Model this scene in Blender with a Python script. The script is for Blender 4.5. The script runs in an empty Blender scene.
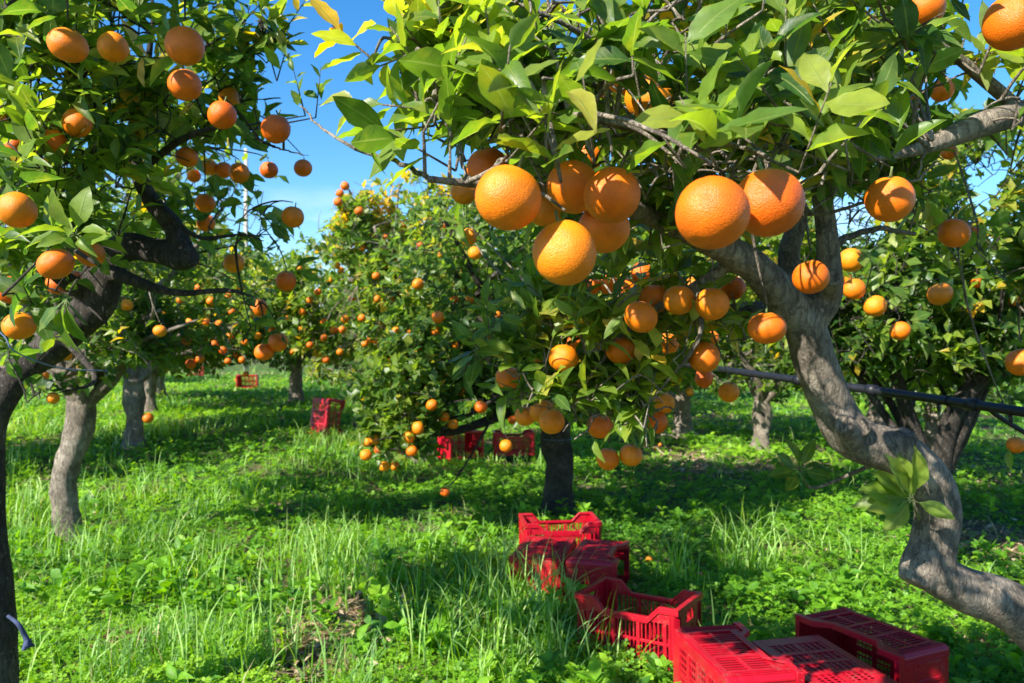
import bpy, bmesh, math, random
import numpy as np
from mathutils import Matrix, Vector

rng = np.random.default_rng(11)
random.seed(5)
R = math.radians
FPX, CX, CY, EYE = 796.0, 512.0, 341.5, 1.6
scene = bpy.context.scene
col = scene.collection


def W(px, py, D):
    """point D metres in front of where the photographer stood, seen at photo position px, py"""
    return np.array([(px - CX) / FPX * D, D, EYE - (py - CY) / FPX * D])


def sstep(a, b, x):
    t = np.clip((x - a) / (b - a), 0, 1)
    return t * t * (3 - 2 * t)


_sd = np.random.default_rng(3)
_K2 = _sd.normal(size=(24, 2)); _P2 = _sd.uniform(0, 6.28, 24)
_K3 = _sd.normal(size=(24, 3)); _P3 = _sd.uniform(0, 6.28, 24)


def noise2(x, y, s):
    v = np.zeros(np.shape(x))
    for k, p in zip(_K2, _P2):
        v = v + np.sin((k[0] * x + k[1] * y) * s + p)
    return v / math.sqrt(12)


def noise3(P, s):
    return np.sin(P @ _K3.T * s + _P3).sum(axis=-1) / math.sqrt(12)


def gh(x, y):
    """height of the ground"""
    x = np.asarray(x, float); y = np.asarray(y, float)
    return (0.28 * sstep(6.5, 11.5, y) * sstep(-0.6, -3.0, x) + 0.02 * noise2(x, y, 0.9) * sstep(2, 5, np.hypot(x, y)))


def ghit(px, py):
    """ground point seen at a photo position"""
    D = 6.0
    for _ in range(60):
        x = (px - CX) / FPX * D
        D = 0.5 * D + 0.5 * (EYE - float(gh(x, D))) * FPX / max(py - CY, 4)
    x = (px - CX) / FPX * D
    return np.array([x, D, float(gh(x, D))])


def proj(P):
    D = np.maximum(P[..., 1], 1e-3)
    return CX + P[..., 0] / D * FPX, CY - (P[..., 2] - EYE) / D * FPX, P[..., 1]


def nrm(v):
    return v / np.maximum(np.linalg.norm(v, axis=-1, keepdims=True), 1e-9)


# ------------------------------------------------------------------ mesh building
class Acc:
    """collects quads, with a vector attribute per vertex and a material slot per face"""
    def __init__(self):
        self.v, self.f, self.a, self.m, self.n = [], [], [], [], 0

    def add(self, v, f, a=None, m=0):
        v = np.asarray(v, np.float32).reshape(-1, 3); f = np.asarray(f, np.int64).reshape(-1, 4)
        self.v.append(v); self.f.append(f + self.n); self.n += len(v)
        self.a.append(np.zeros((len(v), 3), np.float32) if a is None else np.asarray(a, np.float32).reshape(-1, 3))
        self.m.append(np.full(len(f), m, np.int32))

    def mesh(self, name, mats, smooth=True):
        v = np.concatenate(self.v); f = np.concatenate(self.f); a = np.concatenate(self.a); m = np.concatenate(self.m)
        me = bpy.data.meshes.new(name)
        me.vertices.add(len(v)); me.vertices.foreach_set('co', v.ravel())
        me.loops.add(len(f) * 4); me.loops.foreach_set('vertex_index', f.ravel().astype(np.int32))
        me.polygons.add(len(f))
        me.polygons.foreach_set('loop_start', np.arange(0, len(f) * 4, 4, dtype=np.int32))
        me.polygons.foreach_set('material_index', m)
        me.polygons.foreach_set('use_smooth', np.full(len(f), smooth, bool))
        at = me.attributes.new('leaf', 'FLOAT_VECTOR', 'POINT'); at.data.foreach_set('vector', a.ravel())
        for x in mats:
            me.materials.append(x)
        me.update(calc_edges=True); me.validate()
        return me


def link(name, me, parent=None, loc=None):
    o = bpy.data.objects.new(name, me); col.objects.link(o)
    if parent is not None:
        o.parent = parent
    if loc is not None:
        o.location = loc
    return o


def tag(o, label=None, cat=None, group=None, kind=None):
    for k, v in (('label', label), ('category', cat), ('group', group), ('kind', kind)):
        if v:
            o[k] = v
    return o


def catmull(P, n):
    P = np.asarray(P, float); Q = np.vstack([2 * P[0] - P[1], P, 2 * P[-1] - P[-2]])
    out = []
    for i in range(1, len(Q) - 2):
        t = np.linspace(0, 1, n, endpoint=False)[:, None]
        a, b, c, d = Q[i - 1], Q[i], Q[i + 1], Q[i + 2]
        out.append(0.5 * ((2 * b) + (c - a) * t + (2 * a - 5 * b + 4 * c - d) * t ** 2 + (3 * b - a - 3 * c + d) * t ** 3))
    out.append(P[-1:])
    return np.vstack(out)


def tubes(acc, P, Rr, ns, m=0, cap=True, rough=0.0):
    """P [M,K,3] polylines, Rr [M,K] radii"""
    P = np.asarray(P, float); Rr = np.asarray(Rr, float)
    if P.ndim == 2:
        P = P[None]; Rr = Rr[None]
    if cap:
        e0 = P[:, :1]; e1 = P[:, -1:]
        P = np.concatenate([e0, P, e1], 1); Rr = np.concatenate([Rr[:, :1] * 0, Rr, Rr[:, -1:] * 0], 1)
    M, K, _ = P.shape
    T = np.zeros_like(P); T[:, 1:-1] = P[:, 2:] - P[:, :-2]
    T[:, 0] = P[:, 2] - P[:, 0] if cap else P[:, 1] - P[:, 0]; T[:, -1] = P[:, -1] - P[:, -3] if cap else P[:, -1] - P[:, -2]
    T = nrm(T)
    ref = np.tile(np.array([0.31, 0.23, 0.92]), (M, 1)); ref[np.abs((nrm(P[:, -1] - P[:, 0]) * np.array([0.31, 0.23, 0.92])).sum(-1)) > 0.8] = (0.9, -0.3, 0.1)
    U = np.zeros_like(P); u = ref
    for k in range(K):
        u = nrm(u - (u * T[:, k]).sum(-1, keepdims=True) * T[:, k]); U[:, k] = u
    V = np.cross(T, U)
    th = np.arange(ns) / ns * 2 * math.pi
    ring = U[:, :, None] * np.cos(th)[None, None, :, None] + V[:, :, None] * np.sin(th)[None, None, :, None]
    rr = Rr[:, :, None, None] * np.ones((1, 1, ns, 1))
    X = P[:, :, None] + ring * rr
    if rough:
        n = noise3(X, 9.0) * 0.6 + noise3(X, 23.0) * 0.4
        X = X + ring * rr * (rough * n)[..., None]
    idx = np.arange(M * K * ns).reshape(M, K, ns)
    a = idx[:, :-1]; b = idx[:, 1:]
    f = np.stack([a, np.roll(a, -1, 2), np.roll(b, -1, 2), b], -1)
    acc.add(X, f, None, m)


def limb(acc, pts, n=7, ns=18, rough=0.07):
    """pts: list of (xyz, radius); returns the sampled centre line"""
    P = np.array([p for p, r in pts]); r = np.array([[q] * 3 for p, q in pts])
    C = catmull(P, n); rr = np.maximum(catmull(r, n)[:, 0], 0.001)
    tubes(acc, C, rr, ns, rough=rough)
    return C


# ------------------------------------------------------------------ leaves
def leaf_shape(nl, fold, curl, wid):
    t = np.linspace(0, 1, nl + 1)
    q = np.clip((t - 0.09) / 0.91, 0, 1)
    w = np.maximum(np.sin(math.pi * q ** 0.82) ** 0.9, 0.0) * wid * 0.5 + 0.014 * (t < 0.12)
    if nl <= 2:
        w[1:-1] *= 1.15
    u = np.array([-1, 0, 1.0])
    X = u[None] * w[:, None]
    Z = np.abs(X) * fold - curl * (t[:, None] ** 2) + 0 * X
    if nl >= 4:
        Z = Z + 0.022 * np.sin(t[:, None] * 17 + u[None] * 1.3) * np.abs(u[None])
    Y = np.repeat(t[:, None] * (1 - 0.25 * curl), 3, 1)
    V = np.stack([X, Y, Z], -1).reshape(-1, 3)
    A = np.stack([np.tile(u, nl + 1), np.repeat(t, 3)], -1)
    i = np.arange((nl + 1) * 3).reshape(nl + 1, 3)
    F = np.stack([i[:-1, :-1], i[:-1, 1:], i[1:, 1:], i[1:, :-1]], -1).reshape(-1, 4)
    return V, A, F


def put_leaves(acc, O, Dr, N, S, rnd, nl, m=0, wid=0.47):
    """O origins, Dr directions, N normals, S lengths, rnd colour value"""
    kinds = [leaf_shape(nl, f, c, wid * k) for f, c, k in ((0.25, 0.10, 1.0), (0.45, 0.28, 0.9), (0.15, -0.12, 1.1), (0.55, 0.45, 0.85), (0.3, 0.05, 0.8), (0.75, 0.6, 0.8), (0.1, 0.22, 1.12), (0.9, 0.1, .85))]
    Dr = nrm(Dr); sd = nrm(np.cross(Dr, N)); N = np.cross(sd, Dr)
    pick = rng.integers(0, len(kinds), len(O))
    for k, (V, A, F) in enumerate(kinds):
        s = pick == k
        n = int(s.sum())
        if not n:
            continue
        X = O[s][:, None] + S[s][:, None, None] * (V[None, :, :1] * sd[s][:, None] + V[None, :, 1:2] * Dr[s][:, None] + V[None, :, 2:] * N[s][:, None])
        a = np.concatenate([np.tile(A[None], (n, 1, 1)), np.repeat(rnd[s][:, None, None], len(A), 1)], -1)
        f = F[None] + (np.arange(n) * len(V))[:, None, None]
        acc.add(X, f, a, m)


def shoot_leaves(B, Dv, Ln, nleaf, size, tone, rng=rng):
    """leaves in a spiral along straight-ish shoots; returns origins, directions, normals, sizes, tones"""
    M = len(B); j = np.arange(nleaf)
    tt = (0.18 + 0.82 * (j + 0.5) / nleaf)[None, :, None]
    az = j[None] * 2.399 + rng.uniform(0, 6.28, (M, 1)) + rng.normal(0, 0.35, (M, nleaf))
    ref = np.where(np.abs(Dv[:, 2:3]) > 0.9, np.array([[1.0, 0, 0]]), np.array([[0, 0, 1.0]]))
    u = nrm(np.cross(Dv, ref)); v = np.cross(Dv, u)
    rad = u[:, None] * np.cos(az)[..., None] + v[:, None] * np.sin(az)[..., None]
    sp = np.clip(1.15 - 0.55 * tt[..., 0] + rng.normal(0, 0.22, (M, nleaf)), 0.25, 1.6)
    O = B[:, None] + Dv[:, None] * Ln[:, None, None] * tt
    L = Dv[:, None] * np.cos(sp)[..., None] + rad * np.sin(sp)[..., None]
    L = L + np.array([0, 0, -1]) * rng.uniform(-0.1, 0.45, (M, nleaf))[..., None]
    up = np.array([-0.42, -0.42, 0.85]) + rng.normal(0, 0.42, (M, nleaf, 3))
    N = up + 0.55 * Dv[:, None]
    S = size * rng.uniform(0.62, 1.12, (M, nleaf)) * np.where(tt[..., 0] > 0.85, 0.8, 1.0)
    t = tone[:, None] + rng.normal(0, 0.09, (M, nleaf))
    keep = rng.uniform(size=(M, nleaf)) > 0.1
    return O[keep], nrm(L)[keep], N[keep], S[keep], np.clip(t, 0.0, 0.999)[keep]


# ------------------------------------------------------------------ materials
def mat(name):
    m = bpy.data.materials.new(name); m.use_nodes = True
    nt = m.node_tree; nt.nodes.clear()
    out = nt.nodes.new('ShaderNodeOutputMaterial')
    return m, nt, out


def N_(nt, t, **kw):
    n = nt.nodes.new(t)
    for k, v in kw.items():
        if k.startswith('i_'):
            n.inputs[k[2:].replace('_', ' ')].default_value = v
        else:
            setattr(n, k, v)
    return n


def ramp(nt, stops, interp='LINEAR'):
    r = nt.nodes.new('ShaderNodeValToRGB'); r.color_ramp.interpolation = interp
    e = r.color_ramp.elements
    while len(e) < len(stops):
        e.new(0.5)
    for k, (p, c) in zip(e, stops):
        k.position = p; k.color = (*c, 1)
    return r


def leaf_material(name, stops, trans=0.52, rough=0.4, veins=True, spec=0.5):
    m, nt, out = mat(name); L = nt.links.new
    at = N_(nt, 'ShaderNodeAttribute', attribute_name='leaf')
    sx = N_(nt, 'ShaderNodeSeparateXYZ'); L(at.outputs['Vector'], sx.inputs[0])
    cr = ramp(nt, stops); L(sx.outputs['Z'], cr.inputs[0])
    colr = cr.outputs[0]
    geo = N_(nt, 'ShaderNodeNewGeometry')
    tc = N_(nt, 'ShaderNodeTexCoord')
    no = N_(nt, 'ShaderNodeTexNoise', i_Scale=38.0, i_Detail=3.0); L(tc.outputs['Object'], no.inputs['Vector'])
    mr = N_(nt, 'ShaderNodeMapRange', i_From_Min=0.3, i_From_Max=0.7, i_To_Min=0.78, i_To_Max=1.22); L(no.outputs[0], mr.inputs[0])
    mul = N_(nt, 'ShaderNodeMix', data_type='RGBA', blend_type='MULTIPLY'); mul.inputs[0].default_value = 1
    L(colr, mul.inputs[6]); L(mr.outputs[0], mul.inputs[7]); colr = mul.outputs[2]
    bs = N_(nt, 'ShaderNodeBsdfPrincipled'); bs.inputs['Roughness'].default_value = rough; bs.inputs['Specular IOR Level'].default_value = spec
    if veins:
        nm = N_(nt, 'ShaderNodeTexNoise', i_Scale=15.0, i_Detail=4.0, i_Roughness=.6); L(tc.outputs['Object'], nm.inputs['Vector'])
        fm_ = N_(nt, 'ShaderNodeMapRange', i_From_Min=0.52, i_From_Max=0.72, i_To_Min=0.0, i_To_Max=0.6); L(nm.outputs[0], fm_.inputs[0])
        ym = N_(nt, 'ShaderNodeMix', data_type='RGBA'); L(fm_.outputs[0], ym.inputs[0]); L(colr, ym.inputs[6]); ym.inputs[7].default_value = (0.30, 0.32, 0.035, 1)
        colr = ym.outputs[2]
        ab = N_(nt, 'ShaderNodeMath', operation='ABSOLUTE'); L(sx.outputs['X'], ab.inputs[0])
        mid = N_(nt, 'ShaderNodeMapRange', i_From_Min=0.03, i_From_Max=0.10, i_To_Min=1.0, i_To_Max=0.0); L(ab.outputs[0], mid.inputs[0])
        ph = N_(nt, 'ShaderNodeMath', operation='MULTIPLY_ADD'); L(ab.outputs[0], ph.inputs[0]); ph.inputs[1].default_value = -0.22; L(sx.outputs['Y'], ph.inputs[2])
        sn = N_(nt, 'ShaderNodeMath', operation='MULTIPLY'); L(ph.outputs[0], sn.inputs[0]); sn.inputs[1].default_value = 62.0
        s2 = N_(nt, 'ShaderNodeMath', operation='SINE'); L(sn.outputs[0], s2.inputs[0])
        sv = N_(nt, 'ShaderNodeMapRange', i_From_Min=0.75, i_From_Max=1.0, i_To_Min=0.0, i_To_Max=0.16); L(s2.outputs[0], sv.inputs[0])
        mx = N_(nt, 'ShaderNodeMath', operation='MAXIMUM'); L(mid.outputs[0], mx.inputs[0]); L(sv.outputs[0], mx.inputs[1])
        fv = N_(nt, 'ShaderNodeMath', operation='MULTIPLY'); L(mx.outputs[0], fv.inputs[0]); fv.inputs[1].default_value = 0.55
        vm = N_(nt, 'ShaderNodeMix', data_type='RGBA'); L(fv.outputs[0], vm.inputs[0]); L(colr, vm.inputs[6]); vm.inputs[7].default_value = (0.26, 0.33, 0.08, 1)
        colr = vm.outputs[2]
        bp = N_(nt, 'ShaderNodeBump', i_Strength=0.35, i_Distance=0.002); L(mx.outputs[0], bp.inputs['Height']); L(bp.outputs[0], bs.inputs['Normal'])
    pale = N_(nt, 'ShaderNodeMix', data_type='RGBA'); L(geo.outputs['Backfacing'], pale.inputs[0])
    hs = N_(nt, 'ShaderNodeHueSaturation'); hs.inputs['Saturation'].default_value = 0.8; hs.inputs['Value'].default_value = 1.35; L(colr, hs.inputs['Color'])
    L(colr, pale.inputs[6]); L(hs.outputs[0], pale.inputs[7])
    L(pale.outputs[2], bs.inputs['Base Color'])
    tr = N_(nt, 'ShaderNodeBsdfTranslucent')
    th = N_(nt, 'ShaderNodeHueSaturation'); th.inputs['Hue'].default_value = 0.485; th.inputs['Saturation'].default_value = 1.1; th.inputs['Value'].default_value = 2.1; L(colr, th.inputs['Color'])
    L(th.outputs[0], tr.inputs[0])
    ms = N_(nt, 'ShaderNodeMixShader'); ms.inputs[0].default_value = trans; L(bs.outputs[0], ms.inputs[1]); L(tr.outputs[0], ms.inputs[2])
    L(ms.outputs[0], out.inputs[0])
    return m


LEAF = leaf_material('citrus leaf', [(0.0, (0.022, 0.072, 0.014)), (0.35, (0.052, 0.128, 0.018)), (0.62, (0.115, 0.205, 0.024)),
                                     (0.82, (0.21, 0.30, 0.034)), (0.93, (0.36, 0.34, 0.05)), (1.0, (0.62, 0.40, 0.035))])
CLOVER = leaf_material('clover leaf', [(0.0, (0.045, 0.15, 0.012)), (0.5, (0.14, 0.32, 0.016)), (1.0, (0.28, 0.46, 0.03))], trans=0.4, rough=0.5, veins=False, spec=0.3)
GRASS = leaf_material('grass blade', [(0.0, (0.07, 0.20, 0.018)), (0.5, (0.165, 0.35, 0.026)), (0.9, (0.30, 0.47, 0.045)), (1.0, (0.42, 0.36, 0.16))], trans=0.4, rough=0.45, veins=False, spec=0.3)
DRY = leaf_material('dry leaf', [(0.0, (0.14, 0.08, 0.04)), (0.5, (0.30, 0.20, 0.11)), (1.0, (0.50, 0.40, 0.26))], trans=0.15, rough=0.7, veins=False, spec=0.2)


def bark_material(name, c0, c1, c2):
    m, nt, out = mat(name); L = nt.links.new
    tc = N_(nt, 'ShaderNodeTexCoord')
    n1 = N_(nt, 'ShaderNodeTexNoise', i_Scale=7.0, i_Detail=7.0, i_Roughness=0.65); L(tc.outputs['Object'], n1.inputs['Vector'])
    r1 = ramp(nt, [(0.30, c0), (0.52, c1), (0.74, c2)]); L(n1.outputs[0], r1.inputs[0])
    mp = N_(nt, 'ShaderNodeMapping'); mp.inputs['Scale'].default_value = (1, 1, 0.3); L(tc.outputs['Object'], mp.inputs[0])
    n2 = N_(nt, 'ShaderNodeTexNoise', i_Scale=70.0, i_Detail=5.0, i_Roughness=0.7); L(mp.outputs[0], n2.inputs['Vector'])
    mr = N_(nt, 'ShaderNodeMapRange', i_From_Min=0.3, i_From_Max=0.7, i_To_Min=0.6, i_To_Max=1.3); L(n2.outputs[0], mr.inputs[0])
    mu = N_(nt, 'ShaderNodeMix', data_type='RGBA', blend_type='MULTIPLY'); mu.inputs[0].default_value = 1; L(r1.outputs[0], mu.inputs[6]); L(mr.outputs[0], mu.inputs[7])
    mc = N_(nt, 'ShaderNodeMapping'); mc.inputs['Scale'].default_value = (1, 1, .45); L(tc.outputs['Object'], mc.inputs[0])
    wv = N_(nt, 'ShaderNodeMix', data_type='RGBA'); wv.inputs[0].default_value = .06; L(mc.outputs[0], wv.inputs[6]); L(n2.outputs[1], wv.inputs[7])
    ck = N_(nt, 'ShaderNodeTexVoronoi', i_Scale=34.0, feature='DISTANCE_TO_EDGE'); L(wv.outputs[2], ck.inputs['Vector'])
    ce = N_(nt, 'ShaderNodeMapRange', i_From_Min=0.0, i_From_Max=0.07, i_To_Min=0.0, i_To_Max=1.0); L(ck.outputs['Distance'], ce.inputs[0])
    vo = N_(nt, 'ShaderNodeTexVoronoi', i_Scale=46.0); L(tc.outputs['Object'], vo.inputs['Vector'])
    lv = N_(nt, 'ShaderNodeMapRange', i_From_Min=0.10, i_From_Max=0.2, i_To_Min=0.7, i_To_Max=0.0); L(vo.outputs['Distance'], lv.inputs[0])
    lm = N_(nt, 'ShaderNodeMath', operation='MULTIPLY'); L(lv.outputs[0], lm.inputs[0]); L(n1.outputs[0], lm.inputs[1])
    mx = N_(nt, 'ShaderNodeMix', data_type='RGBA'); L(lm.outputs[0], mx.inputs[0]); L(mu.outputs[2], mx.inputs[6]); mx.inputs[7].default_value = (0.42, 0.40, 0.35, 1)
    bs = N_(nt, 'ShaderNodeBsdfPrincipled'); bs.inputs['Roughness'].default_value = 0.85; bs.inputs['Specular IOR Level'].default_value = 0.25
    L(mx.outputs[2], bs.inputs['Base Color'])
    a0 = N_(nt, 'ShaderNodeMath', operation='MULTIPLY_ADD'); L(ce.outputs[0], a0.inputs[0]); a0.inputs[1].default_value = .35; L(n2.outputs[0], a0.inputs[2])
    ad = N_(nt, 'ShaderNodeMath', operation='ADD'); L(n1.outputs[0], ad.inputs[0]); L(a0.outputs[0], ad.inputs[1])
    bp = N_(nt, 'ShaderNodeBump', i_Strength=0.9, i_Distance=0.02); L(ad.outputs[0], bp.inputs['Height']); L(bp.outputs[0], bs.inputs['Normal'])
    L(bs.outputs[0], out.inputs[0])
    return m


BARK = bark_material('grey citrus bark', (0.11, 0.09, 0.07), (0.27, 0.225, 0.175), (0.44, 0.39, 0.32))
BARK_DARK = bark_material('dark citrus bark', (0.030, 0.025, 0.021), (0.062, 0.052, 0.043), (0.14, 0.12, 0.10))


def simple(name, c, rough=0.5, spec=0.5, var=0.0, scale=30.0, bump=0.0, metal=0.0):
    m, nt, out = mat(name); L = nt.links.new
    bs = N_(nt, 'ShaderNodeBsdfPrincipled'); bs.inputs['Roughness'].default_value = rough; bs.inputs['Specular IOR Level'].default_value = spec; bs.inputs['Metallic'].default_value = metal
    tc = N_(nt, 'ShaderNodeTexCoord')
    no = N_(nt, 'ShaderNodeTexNoise', i_Scale=scale, i_Detail=5.0); L(tc.outputs['Object'], no.inputs['Vector'])
    r = ramp(nt, [(0.3, tuple(k * (1 - var) for k in c)), (0.7, tuple(min(k * (1 + var), 1) for k in c))]); L(no.outputs[0], r.inputs[0])
    L(r.outputs[0], bs.inputs['Base Color'])
    if bump:
        bp = N_(nt, 'ShaderNodeBump', i_Strength=bump, i_Distance=0.01); L(no.outputs[0], bp.inputs['Height']); L(bp.outputs[0], bs.inputs['Normal'])
    L(bs.outputs[0], out.inputs[0])
    return m


def peel_material():
    m, nt, out = mat('orange peel'); L = nt.links.new
    tc = N_(nt, 'ShaderNodeTexCoord'); oi = N_(nt, 'ShaderNodeObjectInfo')
    r = ramp(nt, [(0.0, (0.74, 0.12, 0.003)), (0.5, (0.83, 0.19, 0.004)), (1.0, (0.86, 0.27, 0.006))]); L(oi.outputs['Random'], r.inputs[0])
    ad = N_(nt, 'ShaderNodeVectorMath', operation='ADD'); L(tc.outputs['Object'], ad.inputs[0]); L(oi.outputs['Random'], ad.inputs[1])
    n1 = N_(nt, 'ShaderNodeTexNoise', i_Scale=3.0, i_Detail=3.0); L(ad.outputs[0], n1.inputs['Vector'])
    mr = N_(nt, 'ShaderNodeMapRange', i_From_Min=0.3, i_From_Max=0.7, i_To_Min=0.82, i_To_Max=1.14); L(n1.outputs[0], mr.inputs[0])
    mu = N_(nt, 'ShaderNodeMix', data_type='RGBA', blend_type='MULTIPLY'); mu.inputs[0].default_value = 1; L(r.outputs[0], mu.inputs[6]); L(mr.outputs[0], mu.inputs[7])
    # small scars and specks of the peel
    n3 = N_(nt, 'ShaderNodeTexNoise', i_Scale=11.0, i_Detail=6.0, i_Roughness=0.7); L(ad.outputs[0], n3.inputs['Vector'])
    sp = N_(nt, 'ShaderNodeMapRange', i_From_Min=0.66, i_From_Max=0.74, i_To_Min=0.0, i_To_Max=0.5); L(n3.outputs[0], sp.inputs[0])
    m3 = N_(nt, 'ShaderNodeMix', data_type='RGBA'); L(sp.outputs[0], m3.inputs[0]); sz_ = N_(nt, 'ShaderNodeSeparateXYZ'); L(tc.outputs['Object'], sz_.inputs[0])
    zn = N_(nt, 'ShaderNodeMath', operation='MULTIPLY_ADD'); L(n3.outputs[0], zn.inputs[0]); zn.inputs[1].default_value = .22; L(sz_.outputs['Z'], zn.inputs[2])
    gz = N_(nt, 'ShaderNodeMapRange', i_From_Min=.46, i_From_Max=.60, i_To_Min=0.0, i_To_Max=.55); L(zn.outputs[0], gz.inputs[0])
    gm = N_(nt, 'ShaderNodeMix', data_type='RGBA'); L(gz.outputs[0], gm.inputs[0]); L(mu.outputs[2], gm.inputs[6]); gm.inputs[7].default_value = (.55, .30, .02, 1)
    L(gm.outputs[2], m3.inputs[6]); m3.inputs[7].default_value = (0.55, 0.25, 0.06, 1)
    vo = N_(nt, 'ShaderNodeTexVoronoi', i_Scale=38.0); L(tc.outputs['Object'], vo.inputs['Vector'])
    pv = N_(nt, 'ShaderNodeMapRange', i_From_Min=0.0, i_From_Max=0.5, i_To_Min=0.0, i_To_Max=1.0); L(vo.outputs['Distance'], pv.inputs[0])
    n2 = N_(nt, 'ShaderNodeTexNoise', i_Scale=60.0, i_Detail=2.0); L(tc.outputs['Object'], n2.inputs['Vector'])
    hh = N_(nt, 'ShaderNodeMath', operation='MULTIPLY_ADD'); L(n2.outputs[0], hh.inputs[0]); hh.inputs[1].default_value = 0.25; L(pv.outputs[0], hh.inputs[2])
    bs = N_(nt, 'ShaderNodeBsdfPrincipled'); bs.inputs['Roughness'].default_value = 0.42; bs.inputs['Specular IOR Level'].default_value = 0.42
    bs.inputs['Subsurface Weight'].default_value = 0.12; bs.inputs['Subsurface Radius'].default_value = (1.0, 0.35, 0.08); bs.inputs['Subsurface Scale'].default_value = 0.012
    bp = N_(nt, 'ShaderNodeBump', i_Strength=0.27, i_Distance=0.02); L(hh.outputs[0], bp.inputs['Height']); L(bp.outputs[0], bs.inputs['Normal'])
    L(m3.outputs[2], bs.inputs['Base Color']); L(bs.outputs[0], out.inputs[0])
    return m


PEEL = peel_material()
STALK = simple('green stalk', (0.12, 0.16, 0.05), 0.6, 0.3, 0.3)


def red_plastic():
    m, nt, out = mat('weathered red plastic'); L = nt.links.new
    tc = N_(nt, 'ShaderNodeTexCoord')
    n1 = N_(nt, 'ShaderNodeTexNoise', i_Scale=9.0, i_Detail=8.0, i_Roughness=0.7); L(tc.outputs['Object'], n1.inputs['Vector'])
    r = ramp(nt, [(0.3, (0.34, 0.003, 0.014)), (0.55, (0.43, 0.004, 0.017)), (0.72, (0.43, 0.022, 0.034)), (0.85, (0.45, 0.14, 0.14))]); L(n1.outputs[0], r.inputs[0])
    n2 = N_(nt, 'ShaderNodeTexNoise', i_Scale=55.0, i_Detail=5.0, i_Roughness=0.75); L(tc.outputs['Object'], n2.inputs['Vector'])
    n4 = N_(nt, 'ShaderNodeTexNoise', i_Scale=5.0, i_Detail=4.0); L(tc.outputs['Object'], n4.inputs['Vector'])
    pr_ = N_(nt, 'ShaderNodeMath', operation='MULTIPLY_ADD'); L(n4.outputs[0], pr_.inputs[0]); pr_.inputs[1].default_value = .8; L(n2.outputs[0], pr_.inputs[2])
    dm = N_(nt, 'ShaderNodeMapRange', i_From_Min=0.95, i_From_Max=1.15, i_To_Min=0.0, i_To_Max=0.7); L(pr_.outputs[0], dm.inputs[0])
    mx = N_(nt, 'ShaderNodeMix', data_type='RGBA'); L(dm.outputs[0], mx.inputs[0]); L(r.outputs[0], mx.inputs[6]); mx.inputs[7].default_value = (0.19, 0.09, 0.06, 1)
    bs = N_(nt, 'ShaderNodeBsdfPrincipled'); bs.inputs['Specular IOR Level'].default_value = 0.5
    rr = N_(nt, 'ShaderNodeMapRange', i_To_Min=0.2, i_To_Max=0.5); L(n1.outputs[0], rr.inputs[0]); L(rr.outputs[0], bs.inputs['Roughness'])
    bp = N_(nt, 'ShaderNodeBump', i_Strength=0.15, i_Distance=0.004); L(n1.outputs[0], bp.inputs['Height']); L(bp.outputs[0], bs.inputs['Normal'])
    L(mx.outputs[2], bs.inputs['Base Color']); L(bs.outputs[0], out.inputs[0])
    return m


RED = red_plastic()
PIPE = simple('black polythene pipe', (0.012, 0.013, 0.018), 0.45, 0.35, 0.35, 40)


# ------------------------------------------------------------------ trees
el, S = R(38), (-.72, -.69)
SUNV = np.array([S[0] * math.cos(el), S[1] * math.cos(el), math.sin(el)]); SUNV /= np.linalg.norm(SUNV)
SUNLIT = []           # (point, radius, chance): gaps in the crowns through which the sun gets to a limb or fruit
PROTECT = []          # (px, py, radius px, D, chance): spots that foliage nearer than D leaves open


def visible_filter(O, T, S):
    """drop leaves that would hang right in front of a protected spot"""
    keep = np.ones(len(O), bool)
    if not PROTECT:
        return keep
    mid = O + T * (S * 0.5)[:, None]; tip = O + T * (S * 0.95)[:, None]
    pr = [proj(q) for q in (O, mid, tip)]
    for (x, y, r, D, ch) in PROTECT:
        bad = np.zeros(len(O), bool)
        for (qx, qy, qd) in pr:
            bad |= (np.hypot(qx - x, qy - y) < r) & (qd < D)
        bad &= rng.uniform(size=len(O)) < ch
        keep &= ~bad
    for (p, r, ch) in SUNLIT:
        q = mid - p; t = q @ SUNV
        bad = (t > .04) & (np.linalg.norm(q - t[:, None] * SUNV, axis=1) < r) & (rng.uniform(size=len(O)) < ch)
        keep &= ~bad
    return keep


def sample_blobs(blobs, n, holes=0.0, hs=3.0):
    out = []
    vol = np.array([b[3] * b[4] * b[5] * (b[6] if len(b) > 6 else 1) for b in blobs]) ** 0.8
    cnt = rng.multinomial(n, vol / vol.sum())
    for b, k in zip(blobs, cnt):
        c = W(*b[:3]); got = 0
        for _ in range(12):
            if got >= k:
                break
            d = nrm(rng.normal(size=(k, 3))); r = rng.uniform(size=(k, 1)) ** 0.42
            P = c + d * r * np.array(b[3:6])
            P = P[noise3(P, hs) > holes - 1.2][: k - got]
            out.append(np.concatenate([P, np.tile(c, (len(P), 1))], 1)); got += len(P)
    Q = np.concatenate(out)
    return Q[:, :3], Q[:, 3:]


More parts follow.
